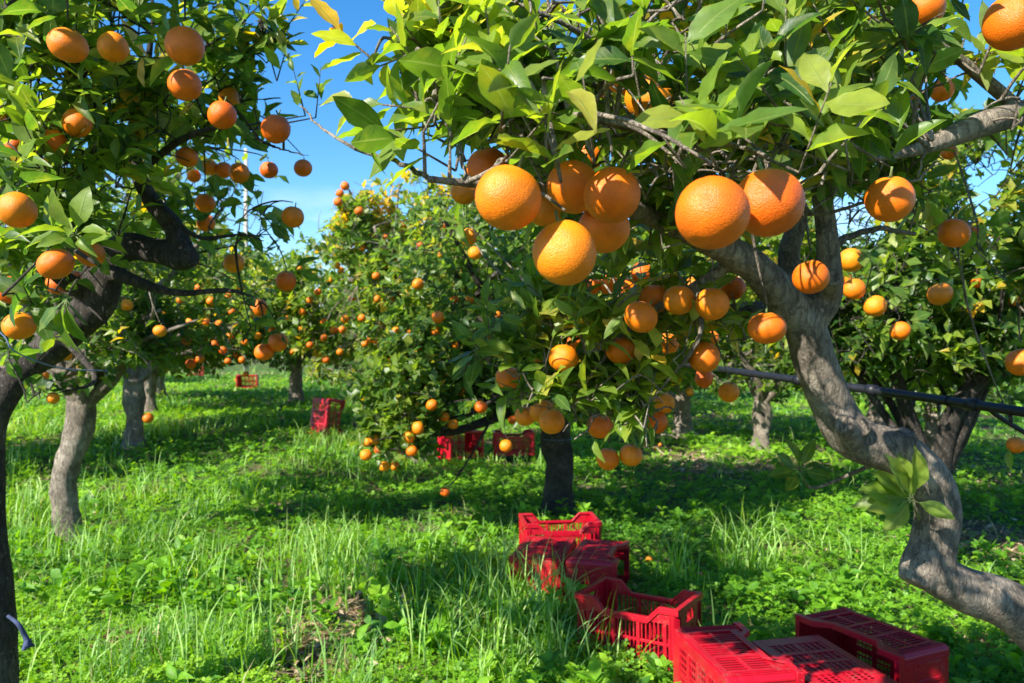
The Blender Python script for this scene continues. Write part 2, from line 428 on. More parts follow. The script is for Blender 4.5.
def grow_crown(acc, skel, P, C, size, nleaf, nl, tone, tone_var, shoot=0.16, fruit=None, up=0.55, filt=True, ns=4, twig_r=0.0026, top_yellow=0.0, wid=0.47, loose=True):
    """shoots at P leaning away from C, each joined by a twig to the limbs in skel"""
    Dv = nrm(nrm(P - C) * 0.55 + np.array([0, 0, up]) + rng.normal(0, 0.55, P.shape))
    Ln = shoot * rng.uniform(0.6, 1.3, len(P))
    tn = np.clip(tone + tone_var * (noise3(P, 4.0) * 0.5 + rng.normal(0, 0.8, len(P))) * 0.6, 0.02, 0.88)
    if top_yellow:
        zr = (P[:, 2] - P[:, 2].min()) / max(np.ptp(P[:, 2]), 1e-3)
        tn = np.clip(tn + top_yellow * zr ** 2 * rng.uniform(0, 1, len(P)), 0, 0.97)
    yl = rng.uniform(size=len(P)) < 0.012
    tn[yl] = rng.uniform(0.88, 0.97, yl.sum())
    B = P - Dv * Ln[:, None] * 0.5
    ends = [B]
    if fruit is not None and len(fruit):
        ends.append(fruit)
    E = np.concatenate(ends)
    S = np.asarray(skel)
    pool = [S]
    d0 = np.array([np.min(((S - e) ** 2).sum(1)) for e in E])
    order = np.argsort(d0 + 100.0 * (np.arange(len(E)) >= len(B)))
    buf = np.zeros((len(S) + 4 * len(E), 3)); buf[:len(S)] = S; nb = len(S)
    paths = np.zeros((len(E), 5, 3)); rad = np.zeros((len(E), 5))
    t = np.linspace(0, 1, 5)[:, None]
    for i in order:
        e = E[i]
        k = np.argmin(((buf[:nb] - e) ** 2).sum(1)); s = buf[k]; L = np.linalg.norm(e - s)
        mid = (s + e) / 2 + np.array([0, 0, 0.12 * L]) + rng.normal(0, 0.08, 3) * L
        q = (1 - t) ** 2 * s + 2 * t * (1 - t) * mid + t ** 2 * e
        paths[i] = q
        r0 = np.clip(0.0028 + 0.011 * L, twig_r, 0.02 if i < len(B) else 0.0045 + .0016 * E[i][1] * (E[i][1] > 4))
        rad[i] = np.linspace(r0, twig_r * 0.8, 5)
        if i < len(B):
            buf[nb:nb + 4] = q[1:]; nb += 4
    keep = np.ones(len(E), bool)
    tubes(acc, paths[keep], rad[keep], ns, m=1, cap=False)
    sp = np.stack([B, B + Dv * Ln[:, None] * 0.5, B + Dv * Ln[:, None]], 1)
    if filt and PROTECT:
        k2 = visible_filter(B, Dv, Ln)
    else:
        k2 = np.ones(len(B), bool)
    tubes(acc, sp[k2], np.tile(np.array([twig_r, twig_r * 0.8, twig_r * 0.45]), (int(k2.sum()), 1)), ns, m=1, cap=False)
    O, T, N, Sz, tt = shoot_leaves(B, Dv, Ln, nleaf, size, tn)
    if fruit is not None and len(fruit):      # a few leaves where each fruit hangs
        fd = nrm(np.array([0, 0, 0.25]) + rng.normal(0, 0.6, fruit.shape))
        f = shoot_leaves(fruit, fd, np.full(len(fruit), shoot * 0.6), 6, size, np.full(len(fruit), tone))
        O, T, N, Sz, tt = [np.concatenate(z) for z in zip((O, T, N, Sz, tt), f)]
    if filt and PROTECT:
        k = visible_filter(O, T, Sz)
        O, T, N, Sz, tt = O[k], T[k], N[k], Sz[k], tt[k]
    put_leaves(acc, O, T, N, Sz, tt, nl, m=0, wid=wid)


def smooth_trunk(acc, name, voxel, bark, parent, base):
    """fuse the limb tubes into one skin"""
    me = acc.mesh(name, [bark])
    tmp = bpy.data.objects.new('tmp', me); col.objects.link(tmp)
    m = tmp.modifiers.new('r', 'REMESH'); m.mode = 'VOXEL'; m.voxel_size = voxel; m.use_smooth_shade = True
    s = tmp.modifiers.new('s', 'SMOOTH'); s.iterations = 3; s.factor = 0.5
    dg = bpy.context.evaluated_depsgraph_get()
    ev = bpy.data.meshes.new_from_object(tmp.evaluated_get(dg), depsgraph=dg)
    bpy.data.objects.remove(tmp); ev.name = name
    ev.materials.clear(); ev.materials.append(bark)
    ev.polygons.foreach_set('use_smooth', np.ones(len(ev.polygons), bool))
    ev.transform(Matrix.Translation(-Vector(base)))
    return link(name, ev, parent)


def tree_root(base, label, group=None):
    e = bpy.data.objects.new('orange_tree', None); col.objects.link(e); e.location = base; e.empty_display_size = 0.3
    return tag(e, label, 'tree', group)


def crown_object(acc, root, base, bark):
    me = acc.mesh('crown', [LEAF, bark]); me.transform(Matrix.Translation(-Vector(base)))
    return link('crown', me, root)


def auto_limbs(acc, base, fork_z, r, blobs, seed, n_limb=5, lean=(0, 0)):
    g = np.random.default_rng(seed)
    base = np.array(base); sk = []
    f = base + np.array([lean[0], lean[1], fork_z])
    pts = [(base + np.array([0, 0, -0.06]), r * 2.1), (base + np.array([lean[0] * 0.1, lean[1] * .1, 0.07]), r * 1.35), (base + np.array([lean[0] * 0.15, lean[1] * .15, 0.2]), r * 1.05), (base + np.array([lean[0] * .35 + g.normal(0, .02), 0, fork_z * 0.45]), r * 0.95), (base + np.array([lean[0] * .8, lean[1], fork_z * .72]), r * 1.05), (f, r * .95)]
    sk.append(limb(acc, pts, ns=20, rough=0.15)[8:])
    c = W(*blobs[0][:3]); ax = np.array(blobs[0][3:6])
    a0 = g.uniform(0, 6.28)
    ends = [c + ax * np.array([math.cos(a0 + k * 6.28 / n_limb) * 0.72, math.sin(a0 + k * 6.28 / n_limb) * 0.72, g.uniform(-0.15, 0.6)]) for k in range(n_limb)]
    ends += [W(*b[:3]) for b in blobs[1:]]
    for e in ends:
        d = e - f
        p1 = f + d * 0.3 + np.array([0, 0, 0.12]) + g.normal(0, 0.06, 3); p2 = f + d * 0.65 + g.normal(0, 0.09, 3)
        sk.append(limb(acc, [(f + np.array([0, 0, -0.06]), r * 0.62), (p1, r * 0.40), (p2, r * 0.25), (e, r * 0.12)], n=5, ns=10))
        for _ in range(2):
            s = f + d * g.uniform(0.4, 0.8); q = s + g.normal(0, 1, 3) * ax * 0.38; q[2] = s[2] + abs(q[2] - s[2]) * .8 + .1
            sk.append(limb(acc, [(s, r * 0.22), ((s + q) / 2 + g.normal(0, 0.05, 3), r * 0.15), (q, r * 0.06)], n=4, ns=7))
    return np.concatenate(sk)


# ------------------------------------------------------------------ the fruit list: photo position, width in pixels, label
FA, FL, FM, FB, FC, FD, FE = [], [], [], [], [], [], []      # foreground, left, middle, back right, centre back, left back, far left
FA += [
    (508, 198, 66, 'large bumpy orange hanging lowest at the left end of the big front cluster'),
    (488, 168, 42, 'orange half hidden above and behind the large bumpy front orange'),
    (464, 192, 27, 'smaller orange at the brown twig left of the large bumpy front orange'),
    (565, 253, 64, 'large orange hanging lowest in the big front cluster'),
    (612, 195, 58, 'smooth round orange at the right end of the left front cluster'),
    (604, 229, 52, 'orange tucked right under the smooth round one in the front cluster'),
    (573, 187, 54, 'shaded orange behind a leaf in the middle of the front cluster'),
    (545, 210, 36, 'orange peeping out between the two large ones of the front cluster'),
    (712, 213, 74, 'largest orange, left one of the big front pair'),
    (768, 203, 70, 'orange striped with leaf shadows, right one of the big front pair'),
    (649, 98, 48, 'deep orange fruit in shade beside the pale bent branch'),
    (613, 84, 38, 'deep orange fruit half behind a yellow leaf near the top'),
    (590, 155, 30, 'orange glimpsed in leaves above the front cluster'),
    (890, 199, 48, 'flattened orange hanging alone behind a bare twig against the sky'),
    (811, 277, 36, 'orange wedged in the fork of the grey limbs'),
    (767, 328, 36, 'orange with half its face shaded, hanging just left of the grey limb'),
    (1013, 22, 54, 'large bright orange cut by the upper right corner'),
    (925, 8, 38, 'shaded orange cut by the top edge near the upper right corner'),
    (822, 36, 20, 'small orange among leaves below the top edge, above a sky gap'),
    (871, 25, 18, 'reddish orange partly behind leaves at the top right'),
    (824, 62, 13, 'sliver of orange between upright leaves at the top right'),
    (942, 90, 23, 'orange in shade just above the thick right limb'),
    (914, 103, 17, 'sliver of orange left of the thick right limb'),
    (822, 126, 14, 'small orange showing through leaves right of the big front pair'),
    (949, 152, 16, 'dark orange hanging right under the thick right limb'),
    (954, 233, 30, 'orange half behind dark leaves right of the flattened one'),
    (972, 234, 16, 'small orange beside the half hidden one right of the flattened one'),
    (1021, 362, 28, 'bright orange cut by the right edge above the black pipe'),
    (1016, 445, 17, 'orange cut by the right edge below the black pipe'),
    (642, 273, 22, 'orange in shade right of the lowest big front orange'),
    (626, 290, 24, 'sunlit orange just below and right of the lowest big front orange'),
    (654, 299, 30, 'orange half behind another in the row under the big front pair'),
    (679, 300, 32, 'bright orange second from the right in the row under the big pair'),
    (712, 304, 33, 'bright orange right in the row under the big pair'),
    (692, 286, 20, 'orange behind the row under the big pair'),
    (733, 288, 26, 'orange in dense shade above the dark low limb'),
    (641, 317, 34, 'orange with a leaf over its lower half, left in the row under the big pair'),
    (667, 344, 24, 'shaded orange with one bright spot, below the row under the big pair'),
    (621, 351, 30, 'orange right behind a pale hanging leaf'),
    (704, 357, 31, 'bright orange above the pale hanging leaves in the lower crown'),
    (712, 338, 14, 'sliver of orange just above the bright one of the lower crown'),
    (563, 358, 30, 'bright orange in front of its pair at the left of the lower crown'),
    (573, 344, 22, 'orange behind and above the bright left one of the lower crown'),
    (539, 359, 20, 'orange just left of the bright left one of the lower crown'),
    (508, 378, 25, 'orange hanging alone at the left tip of the lower crown'),
    (542, 411, 25, 'foremost orange of the bunch above the dark trunk'),
    (525, 416, 21, 'left orange of the bunch above the dark trunk'),
    (552, 421, 26, 'right orange of the bunch above the dark trunk'),
    (600, 426, 25, 'orange hanging alone right of the dark trunk'),
    (608, 459, 23, 'left orange of the lowest hanging pair, over the grass'),
    (631, 455, 23, 'right orange of the lowest hanging pair, over the grass'),
    (664, 403, 22, 'upper orange of the pair left of the distant trunk'),
    (657, 422, 21, 'lower orange of the pair left of the distant trunk'),
    (729, 392, 21, 'orange behind the pale hanging leaves at the right of the lower crown'),
    (704, 378, 18, 'dark orange right under the bright one of the lower crown'),
    (592, 286, 18, 'small orange directly right of the lowest big front orange'),
    (609, 285, 20, 'shaded orange between leaves below the front cluster'),
    (469, 237, 16, 'deep orange fruit below the large bumpy front orange'),
    (475, 253, 14, 'small orange just under the deep one below the bumpy front orange'),
]
FB += [
    (851, 260, 24, 'upper orange of the shaded trio right of the limb fork'),
    (854, 289, 22, 'lower orange of the shaded trio right of the limb fork'),
    (843, 280, 17, 'orange half behind the cut stub at the limb fork'),
    (875, 306, 22, 'orange hanging right of the shaded trio'),
    (900, 331, 20, 'round dark orange hanging alone above the black pipe'),
    (940, 294, 24, 'orange half covered by a leaf, in the dark back tree at right'),
    (977, 283, 11, 'tiny orange deep in the dark back tree at right'),
    (1014, 300, 12, 'tiny orange near the right edge in the back tree'),
]
FL += [
    (68, 45, 37, 'oval orange with dark leaves around it at the upper left'),
    (113, 47, 30, 'orange partly under a leaf right of the oval one at the upper left'),
    (185, 46, 38, 'upper orange of the big pair at the top of the left tree'),
    (185, 85, 32, 'lower orange of the big pair at the top of the left tree'),
    (222, 115, 28, 'orange half behind a dark leaf on the long thin branch'),
    (229, 98, 22, 'orange just above the one on the long thin branch'),
    (276, 129, 28, 'deep orange fruit on the long thin branch against the sky'),
    (77, 123, 28, 'orange with a thin shadow stripe below the oval one'),
    (52, 144, 28, 'tall orange squeezed between leaves left of the striped one'),
    (14, 147, 22, 'dark orange in shade near the left edge'),
    (0, 122, 24, 'orange cut by the left edge in the upper crown'),
    (187, 157, 22, 'orange behind pale leaves under the long thin branch'),
    (209, 167, 18, 'first orange from the left in the row hanging before the pole'),
    (224, 170, 16, 'second orange from the left in the row hanging before the pole'),
    (239, 173, 20, 'bright two-lobed orange in the row hanging before the pole'),
    (269, 170, 18, 'orange with dry stalk at the right end of the row before the pole'),
    (303, 168, 18, 'orange hanging free against blue sky'),
    (194, 176, 13, 'small dark orange under the row before the pole'),
    (205, 203, 20, 'upper orange of the dark pair below the row before the pole'),
    (206, 223, 18, 'lower orange of the dark pair below the row before the pole'),
    (293, 217, 22, 'orange hanging beside a single leaf against the white cloud'),
    (234, 263, 21, 'orange crossed by a thin shadow, hanging on a low dark branch'),
    (286, 281, 20, 'orange with light stripes at the right end of the low dark branch'),
    (172, 244, 14, 'orange glimpsed inside the bent dark limb'),
    (17, 210, 36, 'large orange near the left edge beside the bright green sprig'),
    (56, 264, 35, 'bright large orange under the bright green sprig'),
    (91, 254, 27, 'orange right beside the bright one under the sprig'),
    (58, 284, 22, 'dark orange below the bright one under the sprig'),
    (76, 279, 15, 'small orange wedged below the two under the sprig'),
    (11, 290, 28, 'shaded orange at the left edge below the sprig'),
    (19, 326, 30, 'orange by the pale blue twine at the left edge'),
    (259, 308, 18, 'orange partly behind a leaf at the low right of the left tree'),
    (264, 352, 19, 'front orange of the lowest pair of the left tree'),
    (278, 342, 19, 'back orange of the lowest pair of the left tree'),
]
FD += [(127, 305, 12), (160, 331, 13), (53, 398, 12), (43, 376, 11), (66, 355, 12), (148, 418, 11), (143, 317, 8), (190, 322, 9), (186, 341, 10), (179, 327, 6), (191, 364, 10), (200, 359, 9)]
FE += [(219, 324, 8), (228, 296, 7), (211, 301, 9), (240, 288, 8), (245, 342, 7), (223, 350, 8), (228, 361, 7), (236, 355, 6), (272, 330, 7), (270, 295, 6), (301, 328, 6), (313, 338, 6), (246, 374, 6), (205, 338, 6)]
FM += [(418, 284, 12), (377, 299, 8), (438, 317, 13), (435, 331, 10), (409, 332, 7), (365, 344, 7), (370, 340, 7), (376, 341, 7),
       (407, 378, 10), (398, 383, 9), (427, 386, 9), (409, 406, 9), (432, 405, 12), (407, 417, 11), (378, 419, 9), (444, 417, 11), (453, 424, 11), (449, 433, 9),
       (418, 428, 12), (409, 437, 12), (412, 451, 12), (402, 451, 10), (390, 413, 8), (367, 442, 11), (375, 439, 11), (379, 450, 10), (366, 455, 12), (384, 466, 11), (395, 466, 10),
       (481, 407, 13), (506, 446, 13), (445, 492, 10), (523, 321, 12), (513, 420, 10), (604, 391, 8), (470, 300, 9), (455, 345, 8), (490, 340, 9)]
FC += [(345, 186, 9), (340, 193, 8), (338, 202, 9), (359, 211, 9), (352, 243, 7), (363, 248, 7), (337, 265, 7), (341, 270, 7), (372, 237, 7), (376, 276, 8), (334, 330, 8), (345, 319, 8), (324, 338, 8), (326, 360, 8), (324, 322, 7), (342, 330, 8), (395, 262, 7), (440, 255, 7), (310, 300, 7)]

_g = np.random.default_rng(77)
FM += [(x, y, d) for x, y, d in [(455, 300, 9), (462, 392, 9), (478, 372, 8), (497, 315, 8), (590, 320, 8), (612, 372, 8), (655, 372, 9), (682, 345, 9), (690, 392, 8), (572, 392, 9), (388, 362, 8), (420, 352, 9), (446, 372, 9), (396, 330, 8), (380, 398, 9)]]
FC += [(x, y, d) for x, y, d in [(318, 292, 7), (302, 312, 7), (288, 318, 6), (330, 280, 7), (352, 298, 7), (362, 318, 8), (385, 238, 7), (402, 225, 7), (420, 245, 7), (445, 225, 7), (392, 300, 7), (310, 345, 7), (292, 352, 6), (340, 352, 7), (300, 268, 6)]]
FE += [(x, y, d) for x, y, d in [(198, 288, 7), (180, 300, 7), (166, 312, 8), (232, 312, 7), (250, 318, 7), (258, 336, 7), (206, 322, 7), (214, 344, 8), (230, 336, 7), (242, 360, 7), (175, 345, 7), (120, 335, 7), (112, 350, 8), (262, 285, 6)]]
ORANGES = []


def fruit_points(lst, lo, hi, size, group, cat_label, protect=0.9):
    tops = []
    for k, it in enumerate(lst):
        x, y, d = it[:3]
        s = size if d >= 12 else size * 0.97
        D = min(max(s * FPX / d, lo), hi)
        s = min(max(d * D / FPX, size * 0.62), size * 1.25)
        D = s * FPX / d if lo * 0.9 < s * FPX / d < hi * 1.1 else D
        p = W(x, y, D)
        lab = it[3] if len(it) > 3 else cat_label(it)
        ORANGES.append((p, s, d, lab, group))
        PROTECT.append((x, y, d * 0.5 * 0.86, D, protect))
        tops.append(p + np.array([0, 0, s * 0.5 + 0.014]))
    return np.array(tops)


def far_label(words_):
    return lambda it: words_


def lab_mid(it):
    x, y, d = it[:3]
    special = {(445, 492): 'small orange hanging lowest over the grass on its own thin branch', (506, 446): 'small orange hanging in front of the red crate by the dark trunk',
               (481, 407): 'small orange alone between the two orange bunches left of the dark trunk', (418, 284): 'small orange alone high in the middle tree',
               (438, 317): 'upper small orange of the bright pair in the middle tree', (435, 331): 'lower small orange of the bright pair in the middle tree',
               (384, 466): 'left small orange of the lowest pair of the drooping skirt', (395, 466): 'right small orange of the lowest pair of the drooping skirt',
               (523, 321): 'small orange behind leaves just under the lowest big front orange'}
    if (x, y) in special:
        return special[(x, y)]
    if y >= 436 and x < 385:
        return 'small orange in the lower left bunch of the drooping skirt'
    if y >= 376:
        return 'small orange among the dark drooping skirt leaves above the far red crates'
    return 'small orange deep in the sunlit upper side of the middle tree'


topsA = fruit_points(FA, 0.85, 2.75, 0.084, 'oranges on the foreground tree', None)
topsL = fruit_points(FL, 1.75, 3.6, 0.082, 'oranges on the left foreground tree', None)
topsB = fruit_points(FB, 3.9, 4.9, 0.085, 'oranges on the right back tree', None)
topsM = fruit_points(FM, 5.75, 6.5, 0.088, 'oranges on the middle tree', lab_mid, .75)
topsD = fruit_points(FD, 5.0, 6.6, 0.085, 'oranges on the second left tree', lambda it: 'small orange of the second left tree, seen under the dark bent limb' if it[0] < 150 else 'small orange of the second left tree, seen right of the dark bent limb')
topsC = fruit_points(FC, 8.6, 9.6, 0.085, 'oranges on the yellowish centre tree', lambda it: 'tiny orange at the sunny top of the yellowish tree against the sky' if it[1] < 220 else 'tiny orange among leaves of the yellowish tree behind')
topsE = fruit_points(FE, 9.8, 10.8, 0.085, 'oranges on the third left tree', lambda it: 'tiny orange in the distant left tree above the sunny grass')

# spots kept open in front of the trunks, the pipe and the sky
for (x, y, r, D, c) in [(930, 560, 40, 2.25, 1), (935, 510, 36, 2.2, 1), (900, 455, 34, 2.2, 1), (845, 430, 36, 2.2, 1), (818, 370, 32, 2.2, 1), (806, 325, 28, 2.1, .95), (1000, 600, 36, 2.3, 1),
                        (795, 240, 15, 2.1, .9), (826, 250, 15, 2.1, .9), (830, 285, 18, 2.1, .9), (775, 290, 18, 2.1, .8), (745, 260, 14, 2.0, .7),
                        (1000, 118, 24, 1.9, .9), (965, 130, 20, 1.9, .9), (650, 128, 16, 1.2, .8), (430, 180, 14, 1.1, .9),
                        (860, 222, 26, 9, .95), (845, 205, 14, 9, .9), (1000, 160, 18, 9, .8), (985, 195, 14, 9, .8), (1005, 95, 16, 9, .7), (480, 8, 0, 9, 1),
                        (355, 100, 46, 50, 1), (345, 50, 46, 50, .97), (350, 10, 40, 50, .97), (325, 150, 42, 50, .97), (350, 168, 26, 50, .95), (310, 205, 24, 50, .97), (275, 195, 16, 50, .85), (265, 228, 14, 50, .7), (255, 20, 10, 5, .7), (290, 75, 24, 50, .85), (270, 100, 18, 50, .7), (40, 95, 14, 50, .8), (60, 78, 14, 50, .8), (250, 150, 14, 50, .8), (320, 185, 20, 50, .95), (243, 215, 16, 50, .8), (20, 70, 14, 50, .6),
                        (105, 290, 26, 2.7, .8), (120, 250, 24, 2.7, .8), (160, 250, 24, 2.6, .8), (190, 252, 20, 2.6, .8), (150, 205, 20, 2.7, .6),
                        (72, 420, 34, 5.5, 1), (66, 490, 36, 5.9, 1), (80, 365, 22, 5.5, .9), (133, 420, 18, 9, 1), (158, 385, 14, 12, 1), (170, 398, 18, 12, .8), (215, 408, 26, 18, .9), (318, 418, 34, 12, .9),
                        (557, 480, 36, 7, 1), (684, 408, 22, 12, 1), (560, 448, 30, 7, 1), (350, 410, 12, 11, .7), (520, 447, 26, 10, .9), (455, 450, 22, 10, .7), (980, 405, 18, 5, .9), (1010, 408, 18, 5, .9), (900, 395, 16, 5, .9), (790, 376, 18, 5, .9), (870, 388, 14, 5, .9), (940, 400, 14, 5, .9), (950, 420, 26, 5, .8), (740, 400, 34, 12, .9), (720, 430, 30, 12, 1), (770, 420, 30, 12, 1), (620, 480, 30, 12, 1), (700, 470, 40, 12, 1)]:
    PROTECT.append((x, y, r, D, c))

for (x, y, D, r, ch) in [(1000, 600, 2.35, .10, .9), (960, 580, 2.3, .10, .9), (925, 555, 2.3, .10, .95), (935, 510, 2.3, .09, .95), (915, 475, 2.3, .09, .9), (885, 450, 2.28, .09, .95), (850, 432, 2.26, .10, .95), (828, 400, 2.25, .08, .9), (815, 365, 2.22, .07, .6), (890, 490, 2.2, .12, .9),
                         (508, 198, 1.02, .05, .75), (565, 258, 1.04, .05, .75), (612, 195, 1.1, .045, .7), (712, 213, .92, .055, .8), (768, 203, .97, .05, .5), (890, 199, 1.4, .045, .7), (680, 300, 2.05, .06, .7), (712, 304, 2.0, .06, .7), (641, 317, 2, .05, .6), (563, 358, 2.2, .06, .8), (704, 357, 2.1, .06, .8), (767, 328, 1.85, .06, .7), (811, 277, 1.85, .05, .5), (654, 299, 2.1, .05, .6), (985, 122, 2.0, .07, .9), (950, 135, 1.95, .06, .8), (1012, 22, 1.25, .05, .8),
                         (185, 46, 1.75, .06, .7), (185, 85, 2.0, .05, .7), (56, 264, 1.85, .06, .8), (17, 210, 1.8, .05, .6), (76, 225, 1.7, .08, .9)]:
    SUNLIT.append((W(x, y, D), r, ch))
for (x, y, r, ch, up) in [(318, 440, .45, .85, .3), (66, 546, .22, .85, .6), (66, 546, .22, .85, 1.1), (200, 440, .6, .5, 0), (280, 430, .6, .55, 0), (150, 470, .5, .5, 0), (330, 455, .5, .5, 0), (400, 490, .4, .5, 0), (255, 400, .7, .5, .1), (440, 462, .3, .75, .25), (480, 455, .3, .6, .25), (520, 452, .3, .6, .3), (255, 480, .4, .5, 0), (133, 450, .3, .7, .6), (60, 500, .5, .45, 0), (200, 520, .5, .45, 0), (300, 510, .5, .45, 0), (130, 430, .7, .5, 0), (590, 480, .4, .4, 0), (800, 450, .6, .4, 0), (950, 480, .5, .4, 0), (990, 540, .4, .6, 0), (450, 488, .5, .6, 0), (380, 472, .5, .6, 0), (520, 492, .4, .6, 0), (430, 520, .35, .5, 0), (180, 420, .6, .5, 0)]:
    SUNLIT.append((ghit(x, y) + np.array([0, 0, up]), r, ch))

# ------------------------------------------------------------------ foreground tree (trunk stands just outside, lower right)
baseA = np.array([2.3, 2.62, 0.0])
rootA = tree_root(baseA, 'foreground orange tree with smooth crooked grey limbs and big fruit, nearest at right')
a = Acc(); sk = []
main = [(np.array([2.3, 2.62, -0.08]), .17), (np.array([2.27, 2.6, 0.12]), .13), (np.array([2.12, 2.54, .38]), .11), (W(1088, 672, 2.44), .088), (W(1015, 610, 2.38), .072), (W(962, 588, 2.35), .066), (W(932, 566, 2.33), .066), (W(938, 515, 2.33), .064), (W(928, 480, 2.33), .066), (W(895, 453, 2.32), .066),
        (W(855, 437, 2.3), .066), (W(832, 405, 2.28), .060), (W(815, 365, 2.25), .056), (W(803, 325, 2.22), .056), (W(778, 290, 2.18), .050), (W(740, 258, 2.1), .042), (W(690, 232, 2.0), .033), (W(640, 212, 1.9), .025), (W(590, 192, 1.65), .017), (W(520, 188, 1.2), .010), (W(470, 184, 1.12), .008), (W(425, 178, 1.10), .006)]
sk.append(limb(a, main, n=9, ns=26, rough=0.085)[30:])
limb(a, [(W(938, 535, 2.33), .058), (W(922, 566, 2.32), .060), (W(914, 584, 2.31), .048)], ns=20, rough=0.04)
limb(a, [(W(852, 440, 2.28), .05), (W(846, 428, 2.21), .034), (W(843, 424, 2.185), .026)], ns=16)
limb(a, [(W(895, 455, 2.3), .05), (W(905, 437, 2.27), .035), (W(908, 432, 2.26), .022)], ns=14)
limb(a, [(W(858, 433, 2.27), .03), (W(862, 426, 2.22), .028)], ns=14)
U = [(W(806, 322, 2.22), .050), (W(826, 296, 2.2), .043), (W(828, 255, 2.18), .033), (W(822, 200, 2.15), .028), (W(812, 140, 2.1), .021), (W(800, 60, 2.0), .014), (W(785, -40, 1.9), .009)]
sk.append(limb(a, U, ns=18)[4:])
limb(a, [(W(830, 292, 2.18), .034), (W(833, 280, 2.11), .026), (W(834, 277, 2.09), .024)], ns=16)
sk.append(limb(a, [(W(795, 305, 2.24), .04), (W(789, 255, 2.3), .033), (W(796, 215, 2.35), .030), (W(772, 150, 2.4), .022), (W(735, 60, 2.4), .014), (W(705, -40, 2.3), .008)], ns=16)[6:])
sk.append(limb(a, [(W(797, 318, 2.28), .045), (W(748, 313, 2.5), .034), (W(690, 320, 2.65), .022), (W(630, 335, 2.6), .012)], ns=14)[6:])
sk.append(limb(a, [(np.array([2.2, 2.58, .3]), .10), (np.array([2.25, 2.5, 1.2]), .075), (W(1130, 140, 2.4), .055), (W(1060, 104, 2.2), .042), (W(1024, 113, 2.1), .036), (W(985, 124, 2.0), .033), (W(950, 137, 1.95), .026), (W(915, 150, 1.9), .015), (W(870, 160, 1.85), .008)], n=8, ns=18)[30:])
sk.append(limb(a, [(W(1024, 113, 2.1), .02), (W(960, 60, 2.0), .014), (W(900, 20, 1.9), .009), (W(860, -30, 1.8), .005)], ns=12)[6:])
sk.append(limb(a, [(W(690, 232, 2.0), .02), (W(680, 175, 1.7), .016), (W(690, 130, 1.42), .012), (W(650, 131, 1.26), .010), (W(600, 120, 1.16), .007), (W(545, 112, 1.1), .004)], ns=12)[4:])
sk.append(limb(a, [(W(690, 130, 1.42), .011), (W(630, 66, 1.35), .008), (W(560, 22, 1.25), .006), (W(480, -10, 1.2), .004)], ns=10)[3:])
sk.append(limb(a, [(W(470, 184, 1.12), .006), (W(440, 110, 1.15), .004), (W(395, 45, 1.2), .003), (W(372, 10, 1.2), .002)], ns=9))
sk.append(limb(a, [(W(740, 258, 2.1), .02), (W(690, 290, 2.15), .015), (W(640, 320, 2.2), .010), (W(595, 370, 2.25), .006), (W(575, 405, 2.28), .004)], ns=10)[3:])
sk.append(limb(a, [(W(690, 290, 2.15), .012), (W(700, 335, 2.1), .008), (W(660, 390, 2.15), .005), (W(625, 425, 2.2), .003)], ns=10)[2:])
sk.append(limb(a, [(W(812, 140, 2.1), .012), (W(870, 90, 1.9), .008), (W(915, 40, 1.8), .005)], ns=10)[2:])
skA = np.concatenate(sk)
smooth_trunk(a, 'trunk', 0.0065, BARK, rootA, baseA)
c = Acc()
# bare twigs
for pts in ([(W(430, 180, 1.1), .004), (W(395, 160, 1.16), .0035), (W(350, 145, 1.22), .0028), (W(318, 125, 1.28), .002), (W(300, 106, 1.3), .0012)],
            [(W(800, 216, 1.6), .004), (W(850, 208, 1.52), .0033), (W(900, 189, 1.47), .0028), (W(938, 163, 1.45), .0018)],
            [(W(917, 178, 1.46), .0022), (W(926, 152, 1.45), .0018), (W(932, 140, 1.45), .001)],
            [(W(826, 250, 2.18), .012), (W(850, 236, 2.2), .010), (W(880, 230, 2.2), .008), (W(915, 234, 2.25), .006)],
            [(W(380, 158, 1.18), .002), (W(362, 135, 1.2), .0015), (W(358, 115, 1.2), .0008)]):
    C_ = catmull([p for p, r in pts], 5); r_ = catmull([[r] * 3 for p, r in pts], 5)[:, 0]
    C_[1:-1] += rng.normal(0, 0.0025, C_[1:-1].shape)
    tubes(c, C_, r_, 7, m=1)
    skA = np.concatenate([skA, C_])
blobsA = [(560, 60, 1.55, .36, .45, .19), (740, 60, 1.75, .40, .55, .26), (890, 60, 1.95, .36, .5, .22), (650, 185, 2.0, .42, .35, .14), (610, 320, 2.3, .28, .28, .20, 2.2), (545, 375, 2.3, .14, .15, .12, 3), (650, 395, 2.25, .12, .12, .11, 3), (600, 400, 2.3, .12, .12, .10, 3), (490, 330, 2.3, .08, .12, .10, 2),
          (700, 300, 2.4, .18, .25, .13), (930, 165, 2.3, .28, .3, .14), (500, 40, 1.3, .17, .2, .13, 2.0), (1000, 240, 2.4, .12, .3, .2), (930, -130, 2.2, .6, .6, .22), (560, 70, 1.3, .2, .2, .12, 2.5), (760, 130, 1.5, .18, .25, .12, 2.5), (700, 110, 1.3, .13, .15, .10, 2.5), (600, 110, 1.25, .14, .14, .09, 2.0), (860, 150, 1.9, .14, .2, .08), (430, 90, 1.3, .07, .12, .08, 1.5)]
P, C0 = sample_blobs(blobsA, 1400, holes=0.55, hs=5.0)
ok = P[:, 1] > 0.85
P, C0 = P[ok], C0[ok]
grow_crown(c, skA, P, C0, 0.098, 8, 6, 0.60, 0.36, shoot=0.16, fruit=topsA, up=0.95, ns=6, twig_r=0.0022, top_yellow=0.3, wid=.43)
